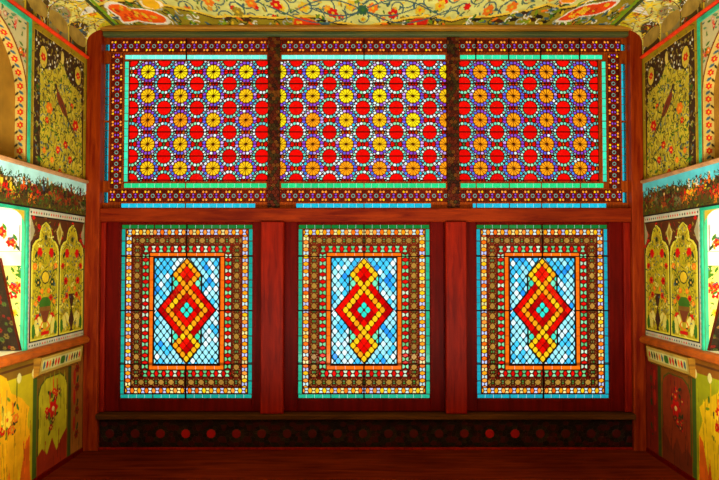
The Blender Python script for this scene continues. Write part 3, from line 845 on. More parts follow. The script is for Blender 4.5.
def up_panel(cv, side):
    """cream field of flowers with a bird under dark scalloped spandrels"""
    L = onside; z0 = Z_L1+.02; a, b = UA+.02, UC
    cv.rect(UA, UC, z0-.05, Z_COR, rgb(150, 128, 14))
    ring = [(a+.035, z0), (b-.03, z0), (b-.03, Z_COR-.05), (a+.035, Z_COR-.05)]
    cv.poly(ring, rgb(60, 38, 16))
    rnd = random.Random(11)
    # light field below the spandrels
    prof = [(40, 250), (40, 68.5), (47, 69), (53, 70), (57, 67.5), (61, 60), (62.5, 62), (64, 68), (67, 76), (71, 84), (77, 90), (82, 96), (83, 250)]
    if True:
        fld = []
        for px, py in prof:
            u, z = L(px, min(py, 183) if py < 200 else 183)
            fld.append((min(max(u, a+.06), b-.05), z0+.005 if py > 200 else z))
        # scalloped waist on the sides
        cv.poly(fld, rgb(190, 172, 44))
    for s_, px in ((1, a+.06), (-1, b-.05)):
        for zz in (z0+.50, z0+.62): cv.ell(px, zz, .028, .045, rgb(60, 38, 16))
    for _ in range(150):
        u = rnd.uniform(a+.045, b-.04); z = rnd.uniform(Z_COR-.42, Z_COR-.06)
        j = np.searchsorted(cv.V, z); i = np.searchsorted(cv.U, u)
        if j < cv.nv and i < cv.nu and cv.a[j, i, 0] < rgb(80, 0, 0)[0]: cv.ell(u, z, .009, .007, rnd.choice((WHP, rgb(150, 140, 100), OLP)), rnd.uniform(0, 3))
    for (px, py, w_, h_) in ((43.5, 57, .045, .075), (78, 76, .045, .07)):
        u, z = L(px, py); cv.ell(u, z, w_*1.2, h_*1.15, rgb(24, 12, 4)); cv.ell(u, z, w_, h_, rgb(204, 178, 60)); cv.flower(u, z, .03, REDP, rgb(250, 160, 60))
    u, z = L(62.5, 58); cv.ell(u, z, .02, .05, rgb(214, 190, 90))
    for _ in range(150):
        u = rnd.uniform(a+.07, b-.06); z = rnd.uniform(z0+.02, z0+.68)
        cv.leaf(u, z, rnd.uniform(.02, .05), rnd.uniform(0, 6.3), rnd.choice((GRP, DGP, BLP, OLP, OLP, rgb(120, 110, 40))))
    for k_ in range(9):
        x = a+.1+k_*.07; pts = [(x+.02*sin(q*1.1+k_), z0+q*.055) for q in range(12)]; cv.line(pts, .004, DGP)
    for (px, py, r_) in ((49.5, 108, .042), (75.5, 126, .045), (65.5, 145, .032), (47, 120, .024), (58, 150, .03), (44, 150, .024), (70, 160, .03), (52, 160, .024), (72, 106, .022), (60, 172, .026)):
        u, z = L(px, py); cv.flower(u, z, r_, REDP if rnd.random() < .75 else ORP, rgb(250, 170, 50))
    strokes(cv, a, b, z0, Z_COR, 1300, 63, (GRP, DGP, rgb(100, 88, 20), rgb(222, 206, 90), OLP, BLP, DKP, DGP), keep=rgb(190, 172, 44), L=(.015, .04))
    strokes(cv, a, b, z0, Z_COR, 500, 64, (OLP, rgb(190, 170, 110), rgb(120, 90, 40)), keep=rgb(60, 38, 16))
    strokes(cv, UA, b, z0, Z_COR, 200, 65, (DKP, GRP, rgb(110, 80, 20)), keep=rgb(150, 128, 14))
    # bird
    p0 = L(56, 86); p1 = L(60, 98); p2 = L(64, 112); p3 = L(75, 134)
    ang = math.atan2(p3[1]-p0[1], p3[0]-p0[0])
    cv.line([p0, p1], .022, rgb(90, 40, 20)); cv.ell(p0[0], p0[1], .018, .016, rgb(70, 50, 30))
    m = ((p1[0]+p2[0])/2, (p1[1]+p2[1])/2); cv.ell(m[0], m[1], .10, .035, rgb(120, 50, 24), ang)
    cv.line([p2, p3], .016, rgb(110, 60, 30)); cv.line([m, (p3[0]-.03, p3[1])], .01, DGP)
    cv.line([(a+.035, z0), (a+.035, Z_COR-.05), (b-.03, Z_COR-.05), (b-.03, z0)], .008, rgb(196, 160, 40))

def frieze(cv, side):
    rnd = random.Random(21+side); z0, z1 = cv.v0, cv.v1
    cv.rect(cv.u0, cv.u1, z0, z1, rgb(74, 66, 18))
    # pale painted sky at the top of the battle scene
    top = []
    for u in np.arange(cv.u0, cv.u1+.02, .03): top.append((u, z1-.075-.018*sin(u*9)-rnd.uniform(0, .035)))
    cv.poly([(cv.u0, z1+.1)]+top+[(cv.u1, z1+.1)], rgb(90, 206, 232) if side > 0 else rgb(176, 236, 246))
    for u in np.arange(cv.u0, cv.u1, .045):
        z = z0+rnd.uniform(.02, .10); c = rnd.choice((REDP, ORP, rgb(190, 60, 10), rgb(120, 20, 10), YEP, rgb(200, 200, 190), rgb(50, 34, 20)))
        if u > 3.85: c = rnd.choice((rgb(110, 30, 12), rgb(70, 20, 10), rgb(120, 60, 20), rgb(50, 34, 20), rgb(150, 60, 20), rgb(120, 110, 70)))
        d = rnd.choice((-1, 1)); w = .05
        cv.ell(u, z+.045, w*.8, .020, c); cv.line([(u+d*w*.6, z+.05), (u+d*w*1.05, z+.085)], .018, c); cv.ell(u+d*w*1.2, z+.085, .018, .009, c)
        for q in (-.6, -.35, .35, .6): cv.line([(u+q*w, z+.04), (u+q*w*1.4, z)], .006, c)
        c2 = rnd.choice((REDP, ORP, YEP, WHP, rgb(60, 90, 120), rgb(90, 120, 30), DKP) if u < 3.85 else (rgb(120, 20, 12), DKP, rgb(110, 100, 40), rgb(60, 70, 50), rgb(150, 70, 20)))
        cv.ell(u, z+.085, .015, .03, c2); cv.ell(u, z+.122, .010, .011, rnd.choice((rgb(230, 190, 120), DKP))); cv.line([(u, z+.095), (u+d*.05, z+.13)], .005, DKP)
    strokes(cv, cv.u0, cv.u1, z0, z1-.06, 1500, 70+side, (GRP, rgb(90, 80, 20), rgb(60, 44, 14), rgb(100, 50, 10), DKP, rgb(80, 26, 10), rgb(74, 66, 18), DGP))
    for _ in range(50):
        u = rnd.uniform(cv.u0, cv.u1); z = rnd.uniform(z0, z0+.12); cv.leaf(u, z, .03, rnd.uniform(0, 3), rnd.choice((GRP, OLP, rgb(140, 120, 20), DGP)))
    cv.rect(cv.u0, cv.u1, z0, z0+.012, DKP)

def dado(cv, side):
    rnd = random.Random(31+side)
    cv.rect(cv.u0, cv.u1, 0, 1, rgb(128, 92, 16) if side < 0 else rgb(140, 84, 14))
    # narrow strip in the corner
    cv.rect(4.25, UC+.05, 0, .74, rgb(150, 90, 30) if side < 0 else rgb(120, 26, 12)); cv.rect(4.22, 4.26, 0, .74, rgb(60, 70, 20))
    for z in (.16, .34, .52, .66): cv.flower(4.35, z, .035, rgb(120, 14, 10), DGP); cv.leaf(4.35, z+.03, .06, 1.3, DGP)
    for z in (.25, .45, .6): cv.ell(4.31, z, .02, .06, rgb(170, 30, 16))
    # arched panel with a bouquet
    p, q = 3.83, 4.21; c = (p+q)/2
    pts = [(p, 0), (p, .58), (p+.03, .64), (p+.1, .68), (q-.1, .68), (q-.03, .64), (q, .58), (q, 0)]
    cv.poly(pts, rgb(74, 80, 20)); base = rgb(188, 176, 28) if side < 0 else rgb(140, 50, 16)
    cv.poly([(c+(x-c)*.93, z*.985) for x, z in pts], base)
    cv.poly([(p, 0), (p, .16), (p+.06, .20), (p+.12, .14), (p+.18, .24), (p+.24, .13), (p+.3, .2), (q, .26), (q, 0)], rgb(150, 40, 14) if side < 0 else rgb(110, 40, 14))
    for _ in range(12):
        u = c+rnd.uniform(-.08, .08); z = .43+rnd.uniform(-.12, .14); cv.leaf(u, z, .06, rnd.uniform(0, 6.3), rnd.choice((DGP, GRP)))
        cv.flower(u, z, .026, rnd.choice((REDP, rgb(160, 20, 20), rgb(90, 30, 30))), rgb(220, 170, 60))
    cv.flower(c, .44, .06, REDP, rgb(240, 200, 120))
    # green band and the bright yellow cartouche nearer the camera
    cv.rect(3.77, 3.82, 0, .72, rgb(70, 96, 24))
    cv.rect(3.0, 3.77, 0, .74, rgb(196, 176, 18) if side < 0 else rgb(160, 164, 16))
    ya = rgb(246, 178, 14) if side < 0 else rgb(240, 196, 14)
    c = 3.42
    pr = [(1, 0), (1, .34), (.86, .44), (.96, .52), (.7, .60), (.36, .66), (.22, .76), (0, .80)]
    w = .33
    cv.poly([(c+k_*w, z) for k_, z in pr]+[(c-k_*w, z) for k_, z in pr[::-1]], ya)
    for t_ in range(7): cv.poly([(3.1+t_*.1, 0), (3.13+t_*.1, .12+.1*rnd.random()), (3.17+t_*.1, 0)], rnd.choice((rgb(240, 120, 14), rgb(250, 200, 20), rgb(220, 80, 12))))
    cv.poly([(3.62, 0), (3.70, .30), (3.74, .34), (3.75, 0)], rgb(226, 100, 12))
    for _ in range(22):
        u = 3.5+rnd.uniform(-.14, .14); z = .50+rnd.uniform(-.14, .16); cv.leaf(u, z, .05, rnd.uniform(0, 6.3), rnd.choice((GRP, GRP, rgb(110, 140, 20), DGP)))
    for _ in range(6): cv.flower(3.5+rnd.uniform(-.1, .1), .5+rnd.uniform(-.1, .12), .03, rnd.choice((REDP, ORP, WHP)), YEP)
    cv.flower(3.5, .5, .055, rgb(250, 214, 60), REDP)
    for u in np.arange(2.0, 3.1, .35): cv.ell(u+.1, .4, .12, .26, ya); cv.flower(u+.1, .45, .05, REDP, YEP); cv.leaf(u+.1, .3, .1, 1.5, GRP)
    for _ in range(260):
        u = rnd.uniform(UE, 4.4); z = rnd.uniform(0, .6); i = int((u-cv.u0)/(cv.u1-cv.u0)*(cv.nu-1)); j = int(z/.86*(cv.nv-1))
        c_ = cv.a[j, i]*rnd.choice((.55, .7, .8, 1.25)); cv.line([(u, z), (u+rnd.uniform(-.01, .01), z+rnd.uniform(.05, .16))], .008, tuple(np.minimum(c_, 1)))
    for u in (3.78, 3.62, 3.3, 4.24): cv.ell(u, .735, .022, .032, rgb(236, 226, 140))
    cv.line([(cv.u0, .8), (UC, .8)], .02, rgb(90, 50, 12))

def build_side(side):
    """side -1: left wall, +1: right wall"""
    nm = 'left' if side < 0 else 'right'
    wall = empty('wall_'+nm, (side*W, 3.0, 0), nm+' side wall painted with flowers, a battle frieze and arched vase panels', 'wall', 'structure')
    ox, oy, oz = wall.location
    def P(off=0.0): return lambda u, v: (np.full_like(u, side*(W+off)-ox), u-oy, v-oz)
    # upper tier
    cv = Canvas(UA, 4.5, Z_L1-.02, Z_COR+.02, rgb(150, 126, 26)); up_panel(cv, side)
    surface('bird_panel', cv, P(), wall, None, 'cream panel of flowers and a bird under dark scalloped corners')
    ctr = (UA+UB)/2
    def arch_z(u):                              # upper niche arch
        t = np.clip(np.abs(u-ctr)/(3.65-ctr), 0, 1)
        return 2.60+.42*(1-t**2.2)**.62
    cv = Canvas(UB, UA, Z_L1-.02, Z_COR+.02, rgb(196, 186, 140)); vine(cv, UB, UA, 2.4, Z_COR, 130, 3, r=(.012, .024), cols=(rgb(210, 90, 80), REDP, rgb(200, 140, 110), ORP), leafs=(GRP, rgb(90, 140, 100), BLP, DGP))
    cv.line([(UB, Z_COR-.01), (UA, Z_COR-.01)], .05, rgb(110, 50, 14)); cv.line([(UA-.02, 2), (UA-.02, Z_COR)], .03, rgb(150, 120, 40))
    aus = np.linspace(ctr-(3.65-ctr), 3.65, 60); apts = [(float(u), float(arch_z(u))) for u in aus]
    cv.line([(3.65, 2.05), (3.65, 2.6)]+apts[::-1]+[(apts[0][0], 2.05)], .028, rgb(130, 70, 18))
    surface('arch_spandrel', cv, P(), wall, lambda u, v: ~((np.abs(u-ctr) < 3.65-ctr) & (v < arch_z(u))), 'flowered spandrel over the upper niche')
    # reveal of the arch with its flower band
    path = [(3.65, Z_L1-.02), (3.65, 2.30), (3.65, 2.60)]+apts[::-1]+[(apts[0][0], 2.3), (apts[0][0], Z_L1-.02)]
    cum = [0]
    for a_, b_ in zip(path, path[1:]): cum.append(cum[-1]+hypot(b_[0]-a_[0], b_[1]-a_[1]))
    cv = Canvas(0, cum[-1], 0, .075, rgb(206, 176, 90)); rnd = random.Random(2)
    for s_ in np.arange(.04, cum[-1], .085):
        cv.flower(s_, .037, .022, REDP, YEP); cv.leaf(s_+.03, .02, .04, .8, BLP); cv.leaf(s_+.045, .05, .035, 2.2, DKP)
    cum_ = np.array(cum); pu = np.array([p[0] for p in path]); pv = np.array([p[1] for p in path])
    surface('arch_reveal', cv, lambda u, v: (side*(W+v)-ox, np.interp(u, cum_, pu)-oy, np.interp(u, cum_, pv)-oz), wall, None, 'narrow band of red flowers inside the upper arch')
    cv = Canvas(UB, UA, Z_L1-.02, Z_COR+.02, rgb(150, 108, 30), .02)
    surface('niche_back', cv, P(.072), wall, None, 'plain ochre back of the upper niche')
    # near pilaster
    cv = Canvas(UE, UB, Z_M0-.02, Z_COR+.02, rgb(200, 180, 70)); vine(cv, UE, UB, Z_M0, Z_COR, 170, 9)
    surface('floral_panel', cv, P(), wall, None, 'yellow panel scattered with flowers')
    # middle tier
    cv = Canvas(UA, 4.5, Z_M0-.02, Z_FR0+.01, rgb(150, 140, 60)); mid_panel(cv, side)
    surface('vase_panel', cv, P(), wall, None, 'twin arched panels of vases and red flowers')
    rr = .16; nz1 = Z_FR0-.02; na, nb = UB+.05, UA-.02
    def hole(u, v):
        inside = (u > na) & (u < nb) & (v < nz1) & (v > Z_M0)
        for e, s in ((nb, 1), (na, -1)):
            cu = e-s*rr; cz = nz1-.11
            inside &= ~(((u-cu)*s > 0) & (v > cz) & (((u-cu)/rr)**2+((v-cz)/.11)**2 > 1))
        return inside
    cv = Canvas(UB, UA, Z_M0-.02, Z_FR0+.01, rgb(214, 180, 60)); vine(cv, UB, UA, Z_FR0-.14, Z_FR0, 10, 8)
    cv.line([(UA-.012, Z_M0), (UA-.012, Z_FR0)], .03, rgb(90, 170, 120))
    surface('niche_surround', cv, P(), wall, lambda u, v: ~hole(u, v), 'yellow corner spandrels of the lower niche')
    nd = .40
    cv = Canvas(0, nd, Z_M0-.02, Z_FR0+.01, rgb(222, 214, 120)); rnd = random.Random(4)
    vine(cv, 0, nd, Z_M0, 1.5, 60, 14, r=(.018, .034)); cv.rect(0, nd, 1.5, 1.9, rgb(246, 244, 236))
    cv.rect(0, nd, 1.545, 1.552, rgb(110, 110, 110)); cv.rect(0, nd, 1.46, 1.545, rgb(246, 236, 216)); cv.rect(.028, .036, 1.55, 1.72, rgb(120, 120, 130))
    for (u, z, r_) in ((.09, 1.61, .035), (.16, 1.68, .04), (.24, 1.62, .035), (.3, 1.68, .03)):
        cv.flower(u, z, r_, REDP, rgb(250, 120, 20)); cv.leaf(u-.04, z+.01, .05, 1, GRP); cv.leaf(u-.02, z-.05, .05, 2, OLP)
    vine(cv, .04, nd, 1.565, 1.63, 12, 77, r=(.008, .014))
    cv.rect(0, .02, Z_M0, 1.9, rgb(60, 180, 140))
    surface('niche_jamb', cv, lambda u, v: (side*(W+u)-ox, np.full_like(u, nb+.001)-oy, v-oz), wall, None, 'flowered far side of the lower niche')
    surface('niche_jamb', cv, lambda u, v: (side*(W+u)-ox, np.full_like(u, na)-oy, v-oz), wall, None, 'flowered near side of the lower niche')
    cv = Canvas(na, nb, Z_M0-.02, Z_FR0+.01, rgb(224, 214, 130), .006); vine(cv, na, nb, Z_M0, 1.6, 120, 18)
    surface('niche_back', cv, P(nd), wall, None, 'flowered back of the lower niche')
    cv = Canvas(na, nb, 0, nd, rgb(240, 236, 220), .02)
    surface('niche_soffit', cv, lambda u, v: (side*(W+v)-ox, u-oy, np.full_like(u, nz1+.002)-oz), wall)
    surface('niche_sill', cv, lambda u, v: (side*(W+v)-ox, u-oy, np.full_like(u, Z_M0+.002)-oz), wall)
    # frieze
    cv = Canvas(UE, 4.5, Z_FR0, Z_L1, rgb(80, 70, 20), .0045); frieze(cv, side)
    surface('battle_frieze', cv, P(-.012), wall, None, 'frieze of horsemen fighting under a pale blue sky')
    # dado
    cv = Canvas(UE, 4.5, 0, .86, rgb(128, 92, 16)); dado(cv, side)
    surface('dado_panel', cv, P(), wall, None, 'worn yellow dado with bouquets')
    # beaded shelf front under the rail
    cv = Canvas(3.78, 4.33, .725, .835, rgb(190, 160, 70), .004)
    cv.rect(3.80, 4.31, .745, .815, rgb(210, 206, 130)); rnd = random.Random(6)
    for u in np.arange(3.825, 4.30, .036): cv.ell(u, .78, .011, .027, rnd.choice((REDP, GRP, DGP, ORP, BLP, rgb(120, 20, 20))))
    cv.ell(4.06, .78, .03, .028, GRP)
    surface('tick_panel', cv, lambda u, v: (side*(W-.035-.15*(v-.725))-ox, u-oy, v-oz), wall, None, 'small shelf front with coloured ticks')
    mb = MB()
    def sw(prof, u0, u1, mat, name, par, lab=None, off=None):
        m_ = MB(); m_.sweep(prof, [lambda a_, b_, u=u: (side*(W-a_), u, b_) for u in (u0, u1)])
        o = m_.build(name, mat, par, (ox, oy, oz));
        if lab: o['label'] = lab
        return o
    sw([(0.0, .70), (.034, .722), (.05, .838), (0, .842)], 3.775, 4.335, M_GOLD, 'shelf_front', wall, 'sloping beaded shelf under the rail')
    sw([(-.05, Z_R0), (.03, Z_R0-.012), (.05, Z_R0), (.055, Z_R0+.022), (.04, Z_M0-.008), (.015, Z_M0), (-.05, Z_M0)], UE, 4.428, M_RAIL, 'chair_rail', wall, 'orange-brown rail above the dado')
    sw([(-.05, Z_L1), (.012, Z_L1-.002), (.03, Z_L1+.004), (.034, Z_L1+.02), (.02, Z_L1+.028), (-.05, Z_L1+.03)], UE, 4.428, M_PINK, 'frieze_ledge', wall, 'thin rose-brown ledge over the frieze')
    sw([(-.05, Z_COR-.005), (.014, Z_COR-.005), (.024, Z_COR+.002), (.024, Z_COR+.012), (.014, Z_COR+.02), (-.05, Z_COR+.024)], UE, 4.428, M_CORN, 'cornice', wall, 'vermilion cornice moulding')
    sw([(-.05, .0), (.012, .0), (.012, .03), (-.05, .035)], UE, 4.428, M_SASH, 'skirting', wall, 'dark red skirting')
    # turquoise arris beside the niches and under the cornice
    def vert(u, z0, z1):
        m_ = MB(); m_.box(side*(W-.010), side*(W+.01), u-.009, u+.011, z0, z1)
        m_.build('turquoise_fillet', M_TURQ, wall, (ox, oy, oz))
    vert(UA, Z_L1+.03, Z_COR-.012); vert(UA, Z_M0, Z_FR0); vert(UB, Z_L1+.03, Z_COR-.012); vert(UB, Z_M0, Z_FR0)
    m_ = MB(); m_.box(side*(W-.012), side*(W+.01), UB, UA, Z_COR-.042, Z_COR-.013); m_.build('turquoise_fillet', M_TURQ, wall, (ox, oy, oz))
    m_ = MB(); m_.box(side*(W-.013), side*(W+.01), UB, UA, Z_FR0-.02, Z_FR0-.001); m_.build('turquoise_fillet', M_TURQ, wall, (ox, oy, oz))
    # masonry behind, and the plain run of wall beyond the painted bays
    m_ = MB()
    m_.box(side*(W+.42), side*(W+.6), -1.4, 4.56, -.1, H+.25)
    m_.box(side*(W+.002), side*(W+.41), UA+.002, 4.561, -.1, H+.2)
    m_.box(side*(W+.076), side*(W+.41), UB, UA, Z_FR0+.012, H+.2); m_.box(side*(W+.003), side*(W+.41), UB, UA, Z_COR+.024, H+.2)
    m_.box(side*(W+.003), side*(W+.41), UB, UA, -.1, Z_M0-.022)
    m_.box(side*(W+.002), side*(W+.41), 1.7, UB-.001, -.1, H+.2)
    # rear bay: piers and the wall over and under a tall side window
    m_.box(side*W, side*(W+.41), -1.3, -.5, -.1, H+.2)
    m_.box(side*W, side*(W+.41), 1.7, UE, -.1, H+.2)
    m_.box(side*W, side*(W+.41), -.5, 1.7, -.1, .7); m_.box(side*W, side*(W+.41), -.5, 1.7, 2.9, H+.2)
    m_.build('masonry', M_PLAST, wall, (ox, oy, oz))
    # dark painted form rising from the niche sill
    cvp = Canvas(0, .36, Z_M0, 1.52, rgb(38, 24, 12), .005); rnd = random.Random(3+side)
    for _ in range(70):
        cvp.flower(rnd.uniform(0, .36), rnd.uniform(Z_M0, 1.5), rnd.uniform(.008, .02), rnd.choice((rgb(110, 14, 8), rgb(96, 80, 30), rgb(60, 80, 30), rgb(130, 90, 40))), DKP)
    top = 1.5 if side < 0 else 1.24
    def wdt(v): return np.interp(v, [Z_M0, 1.1, 1.3, top], [0.005, .055, .10, .145])
    th = .30
    def pos(u, v):
        w0 = wdt(v); x = side*(W+w0+(u/.36)*(nd-.01-w0)); return x, np.full_like(u, nb-.03), v+.006
    grp = empty('painted_panel', (side*(W+.2), nb-.05, Z_M0+.004), 'dark floral panel with slanting edge standing in the %s wall niche' % nm, 'panel')
    g0 = grp.location
    surface('front_face', cvp, lambda u, v: tuple(c_-g for c_, g in zip(pos(u, v*(top-Z_M0)/(1.52-Z_M0)+Z_M0*(1-(top-Z_M0)/(1.52-Z_M0))), g0)), grp)
    m_ = MB()
    zs_ = np.linspace(Z_M0+.006, top+.006, 8)
    pf = [(side*(W+float(wdt(z_-.006))), z_) for z_ in zs_]+[(side*(W+nd-.01), float(zs_[-1])), (side*(W+nd-.01), float(zs_[0]))]
    fa = [(x_, nb-.028, z_) for x_, z_ in pf]; fb = [(x_, nb-.003, z_) for x_, z_ in pf]
    m_.face(fa); m_.face(fb[::-1])
    for i in range(len(pf)): m_.face([fa[i], fa[(i+1) % len(pf)], fb[(i+1) % len(pf)], fb[i]])
    m_.build('board', M_LATD, grp, tuple(g0))
build_side(-1); build_side(1)

# ------------------------------------------------------------------ ceiling, coves, floor, back wall
XC = abs(onceil(117, 27)[0]); YC0 = 2.4
ceil = empty('ceiling', (0, 3.4, H), 'cream painted ceiling with scrolling flowers and scalloped border', 'ceiling', 'structure')
KY = 2.2                                        # the ceiling ornament is drawn long in depth
_oc = onceil
def onceil(px, py):
    x, y = _oc(px, py); return x, y/KY
cv = Canvas(-XC, XC, YC0/KY, 4.5/KY, rgb(212, 214, 124), .005)
rnd = random.Random(12)
BG = rgb(62, 96, 104)
for iy, yy in enumerate(np.arange(YC0/KY, 4.4/KY, .078)):
    for i, xx in enumerate(np.arange(-XC, XC, .17)):
        x = xx+(.085 if iy % 2 else 0)
        cv.scroll(x, yy, rnd.uniform(.06, .09), rnd.choice((-1, 1)), rnd.uniform(0, 6.3), BG, .0095, .8)
        cv.flower(x+rnd.uniform(-.02, .02), yy+rnd.uniform(-.01, .01), rnd.uniform(.018, .032), rnd.choice((YEP, YEP, ORP, REDP, OLP, rgb(226, 150, 30))), rnd.choice((REDP, YEP)), 6, rnd.random())
        for q in range(4): cv.leaf(x+rnd.uniform(-.13, .13), yy+rnd.uniform(-.04, .04), rnd.uniform(.02, .045), rnd.uniform(0, 6.3), rnd.choice((GRP, BG, YEP, OLP, rgb(90, 120, 90))))
# edge band against the window wall
bandp = [(0, 30), (60, 10), (100, 4), (120, 0), (165, 5), (195, 11), (215, 17), (250, 16), (275, 18), (300, 16), (318, 16.5), (335, 22), (352, 24), (363.5, 27.2), (376, 24), (395, 21), (410, 17.5), (430, 16.5), (440, 18), (452, 20.5), (465, 17), (490, 16.5), (505, 14), (530, 10), (548, 4), (560, 8), (575, 6), (590, 0), (650, -6), (720, -20)]
pts = [onceil(px, max(py, -8)) for px, py in bandp]
cv.poly([(-XC-.1, 4.6/KY)]+pts+[(XC+.1, 4.6/KY)], rgb(150, 134, 26))
cv.line(pts, .018, rgb(236, 200, 60)); cv.line([(x, y+.013) for x, y in pts], .010, BRP)
for _ in range(420):
    px = rnd.uniform(95, 640); py = rnd.uniform(2, 27)
    x, y = onceil(px, py); j = np.searchsorted(cv.V, y); i = np.searchsorted(cv.U, x)
    if not (0 <= j < cv.nv and 0 <= i < cv.nu): continue
    c0 = cv.a[j, i]
    if abs(c0[0]-rgb(150, 134, 26)[0]) < .02:
        dark = 290 < px < 460 or 470 < px < 550 or 200 < px < 250
        if rnd.random() < .5: dark = False
        cv.scroll(x, y, rnd.uniform(.02, .035), rnd.choice((-1, 1)), rnd.uniform(0, 6), rnd.choice((WHP, rgb(170, 180, 170), DKP, DGP)), .009, .8)
        if dark: cv.leaf(x, y, .07, rnd.uniform(-.3, .3), rnd.choice((DKP, BRP, BLP)))
        cv.leaf(x, y, .05, rnd.uniform(0, 6.3), rnd.choice((GRP, rgb(130, 160, 20), YEP, ORP, rgb(110, 140, 20), BLP)))
yed = onceil(360, 28)[1]
cv.rect(-XC, XC, yed+.004, 4.5, rgb(206, 150, 20))
def cart(pxs, col, spots, edge=WHP):
    p = [onceil(a, b) for a, b in pxs]; cx = sum(q[0] for q in p)/len(p); cy = sum(q[1] for q in p)/len(p)
    big = []
    for (x, y), (x2, y2) in zip(p, p[1:]+p[:1]):
        for f in (0, .5):
            X_, Y_ = x+(x2-x)*f, y+(y2-y)*f; g = 1.06 if f else 1.0; big.append((cx+(X_-cx)*g, cy+(Y_-cy)*g))
    cv.poly([(cx+(x-cx)*1.12, cy+(y-cy)*1.22) for x, y in big], edge); cv.poly(big, col)
    for _ in range(spots):
        a, b = rnd.choice(big); f = rnd.uniform(.1, .8); cv.flower(cx+(a-cx)*f, cy+(b-cy)*f, .013, rnd.choice((YEP, rgb(250, 200, 40), rgb(200, 30, 10))), ORP)
cart([(108, 7), (113, 4), (122, 5), (130, 9), (146, 10), (158, 14), (166, 19), (163, 23), (148, 22), (138, 20), (124, 22), (120, 16), (112, 11)], rgb(246, 96, 6), 34)
cart([(139, 1), (150, 0), (161, 2), (163, 6), (154, 9), (144, 7)], rgb(252, 246, 216), 0, rgb(240, 190, 60)); x, y = onceil(151, 4); cv.ell(x, y, .06, .035, rgb(250, 190, 20))
cart([(294, 27), (295, 18.5), (306, 18), (312, 20), (316, 22), (324, 27)], rgb(222, 60, 12), 4, rgb(200, 150, 30))
cart([(404, 27.5), (410, 22), (416, 18.5), (428, 19), (425, 27)], rgb(216, 30, 10), 3, rgb(170, 120, 20))
cart([(558, 20), (566, 15), (574, 10), (584, 6), (598, 4), (612, 1), (616, 3), (606, 10), (596, 14), (580, 16), (570, 20)], rgb(238, 74, 10), 26)
cart([(560, 0), (568, -1), (576, 0), (572, 3), (563, 3)], rgb(250, 150, 10), 0)
for (px, py, c_) in ((333, 13, REDP), (443, 1, REDP), (440, 6, YEP), (393, 14, REDP), (373, 8, ORP), (208, 1, ORP), (276, 5, REDP), (251, 3, ORP), (304, 7, YEP), (488, 11, ORP), (420, 10, YEP), (350, 5, YEP), (238, 12, OLP), (512, 7, ORP)):
    x, y = onceil(px, py); cv.flower(x, y, .04, c_, YEP if c_ != YEP else ORP, 6, .3)
for (px, py, d) in ((363, 10, 1), (363, 10, -1)):
    x, y = onceil(px, py)
    for q in range(3):
        pts2 = [(x+d*t_*.07*(1+q*.4), y+(.045+q*.03)*sin(t_*.62)*(1 if q != 1 else -1)) for t_ in np.arange(0, 6, .4)]; cv.line(pts2, .010, BG)
    cv.flower(x, y, .04, rgb(40, 90, 60), GRP)
cv.line([(XC-.02, 1), (XC-.02, 2.1)], .022, rgb(120, 160, 20)); cv.line([(-XC+.02, 1), (-XC+.02, 2.1)], .022, rgb(120, 160, 20))
surface('painted_field', cv, lambda u, v: (u, v*KY-3.4, np.zeros_like(u)), ceil, None, 'cream field of scrolls with orange cartouches')
for s in (-1, 1):
    m_ = MB(); m_.box(s*(XC-.002), s*(XC+.014), YC0, 4.43, H-.014, H-.0005)
    tag(m_.build('edge_bead', M_GREEN, ceil, (0, 3.4, H)), 'thin green bead along the coved edge')
m_ = MB(); m_.box(-2.9, 2.9, -1.4, 4.6, H+.27, H+.37); m_.box(-XC-.3, XC+.3, -1.4, YC0, H+.002, H+.1); m_.box(-XC-.0, XC+.0, YC0, 4.56, H+.012, H+.1)
m_.build('slab', M_PLAST, ceil, (0, 3.4, H))
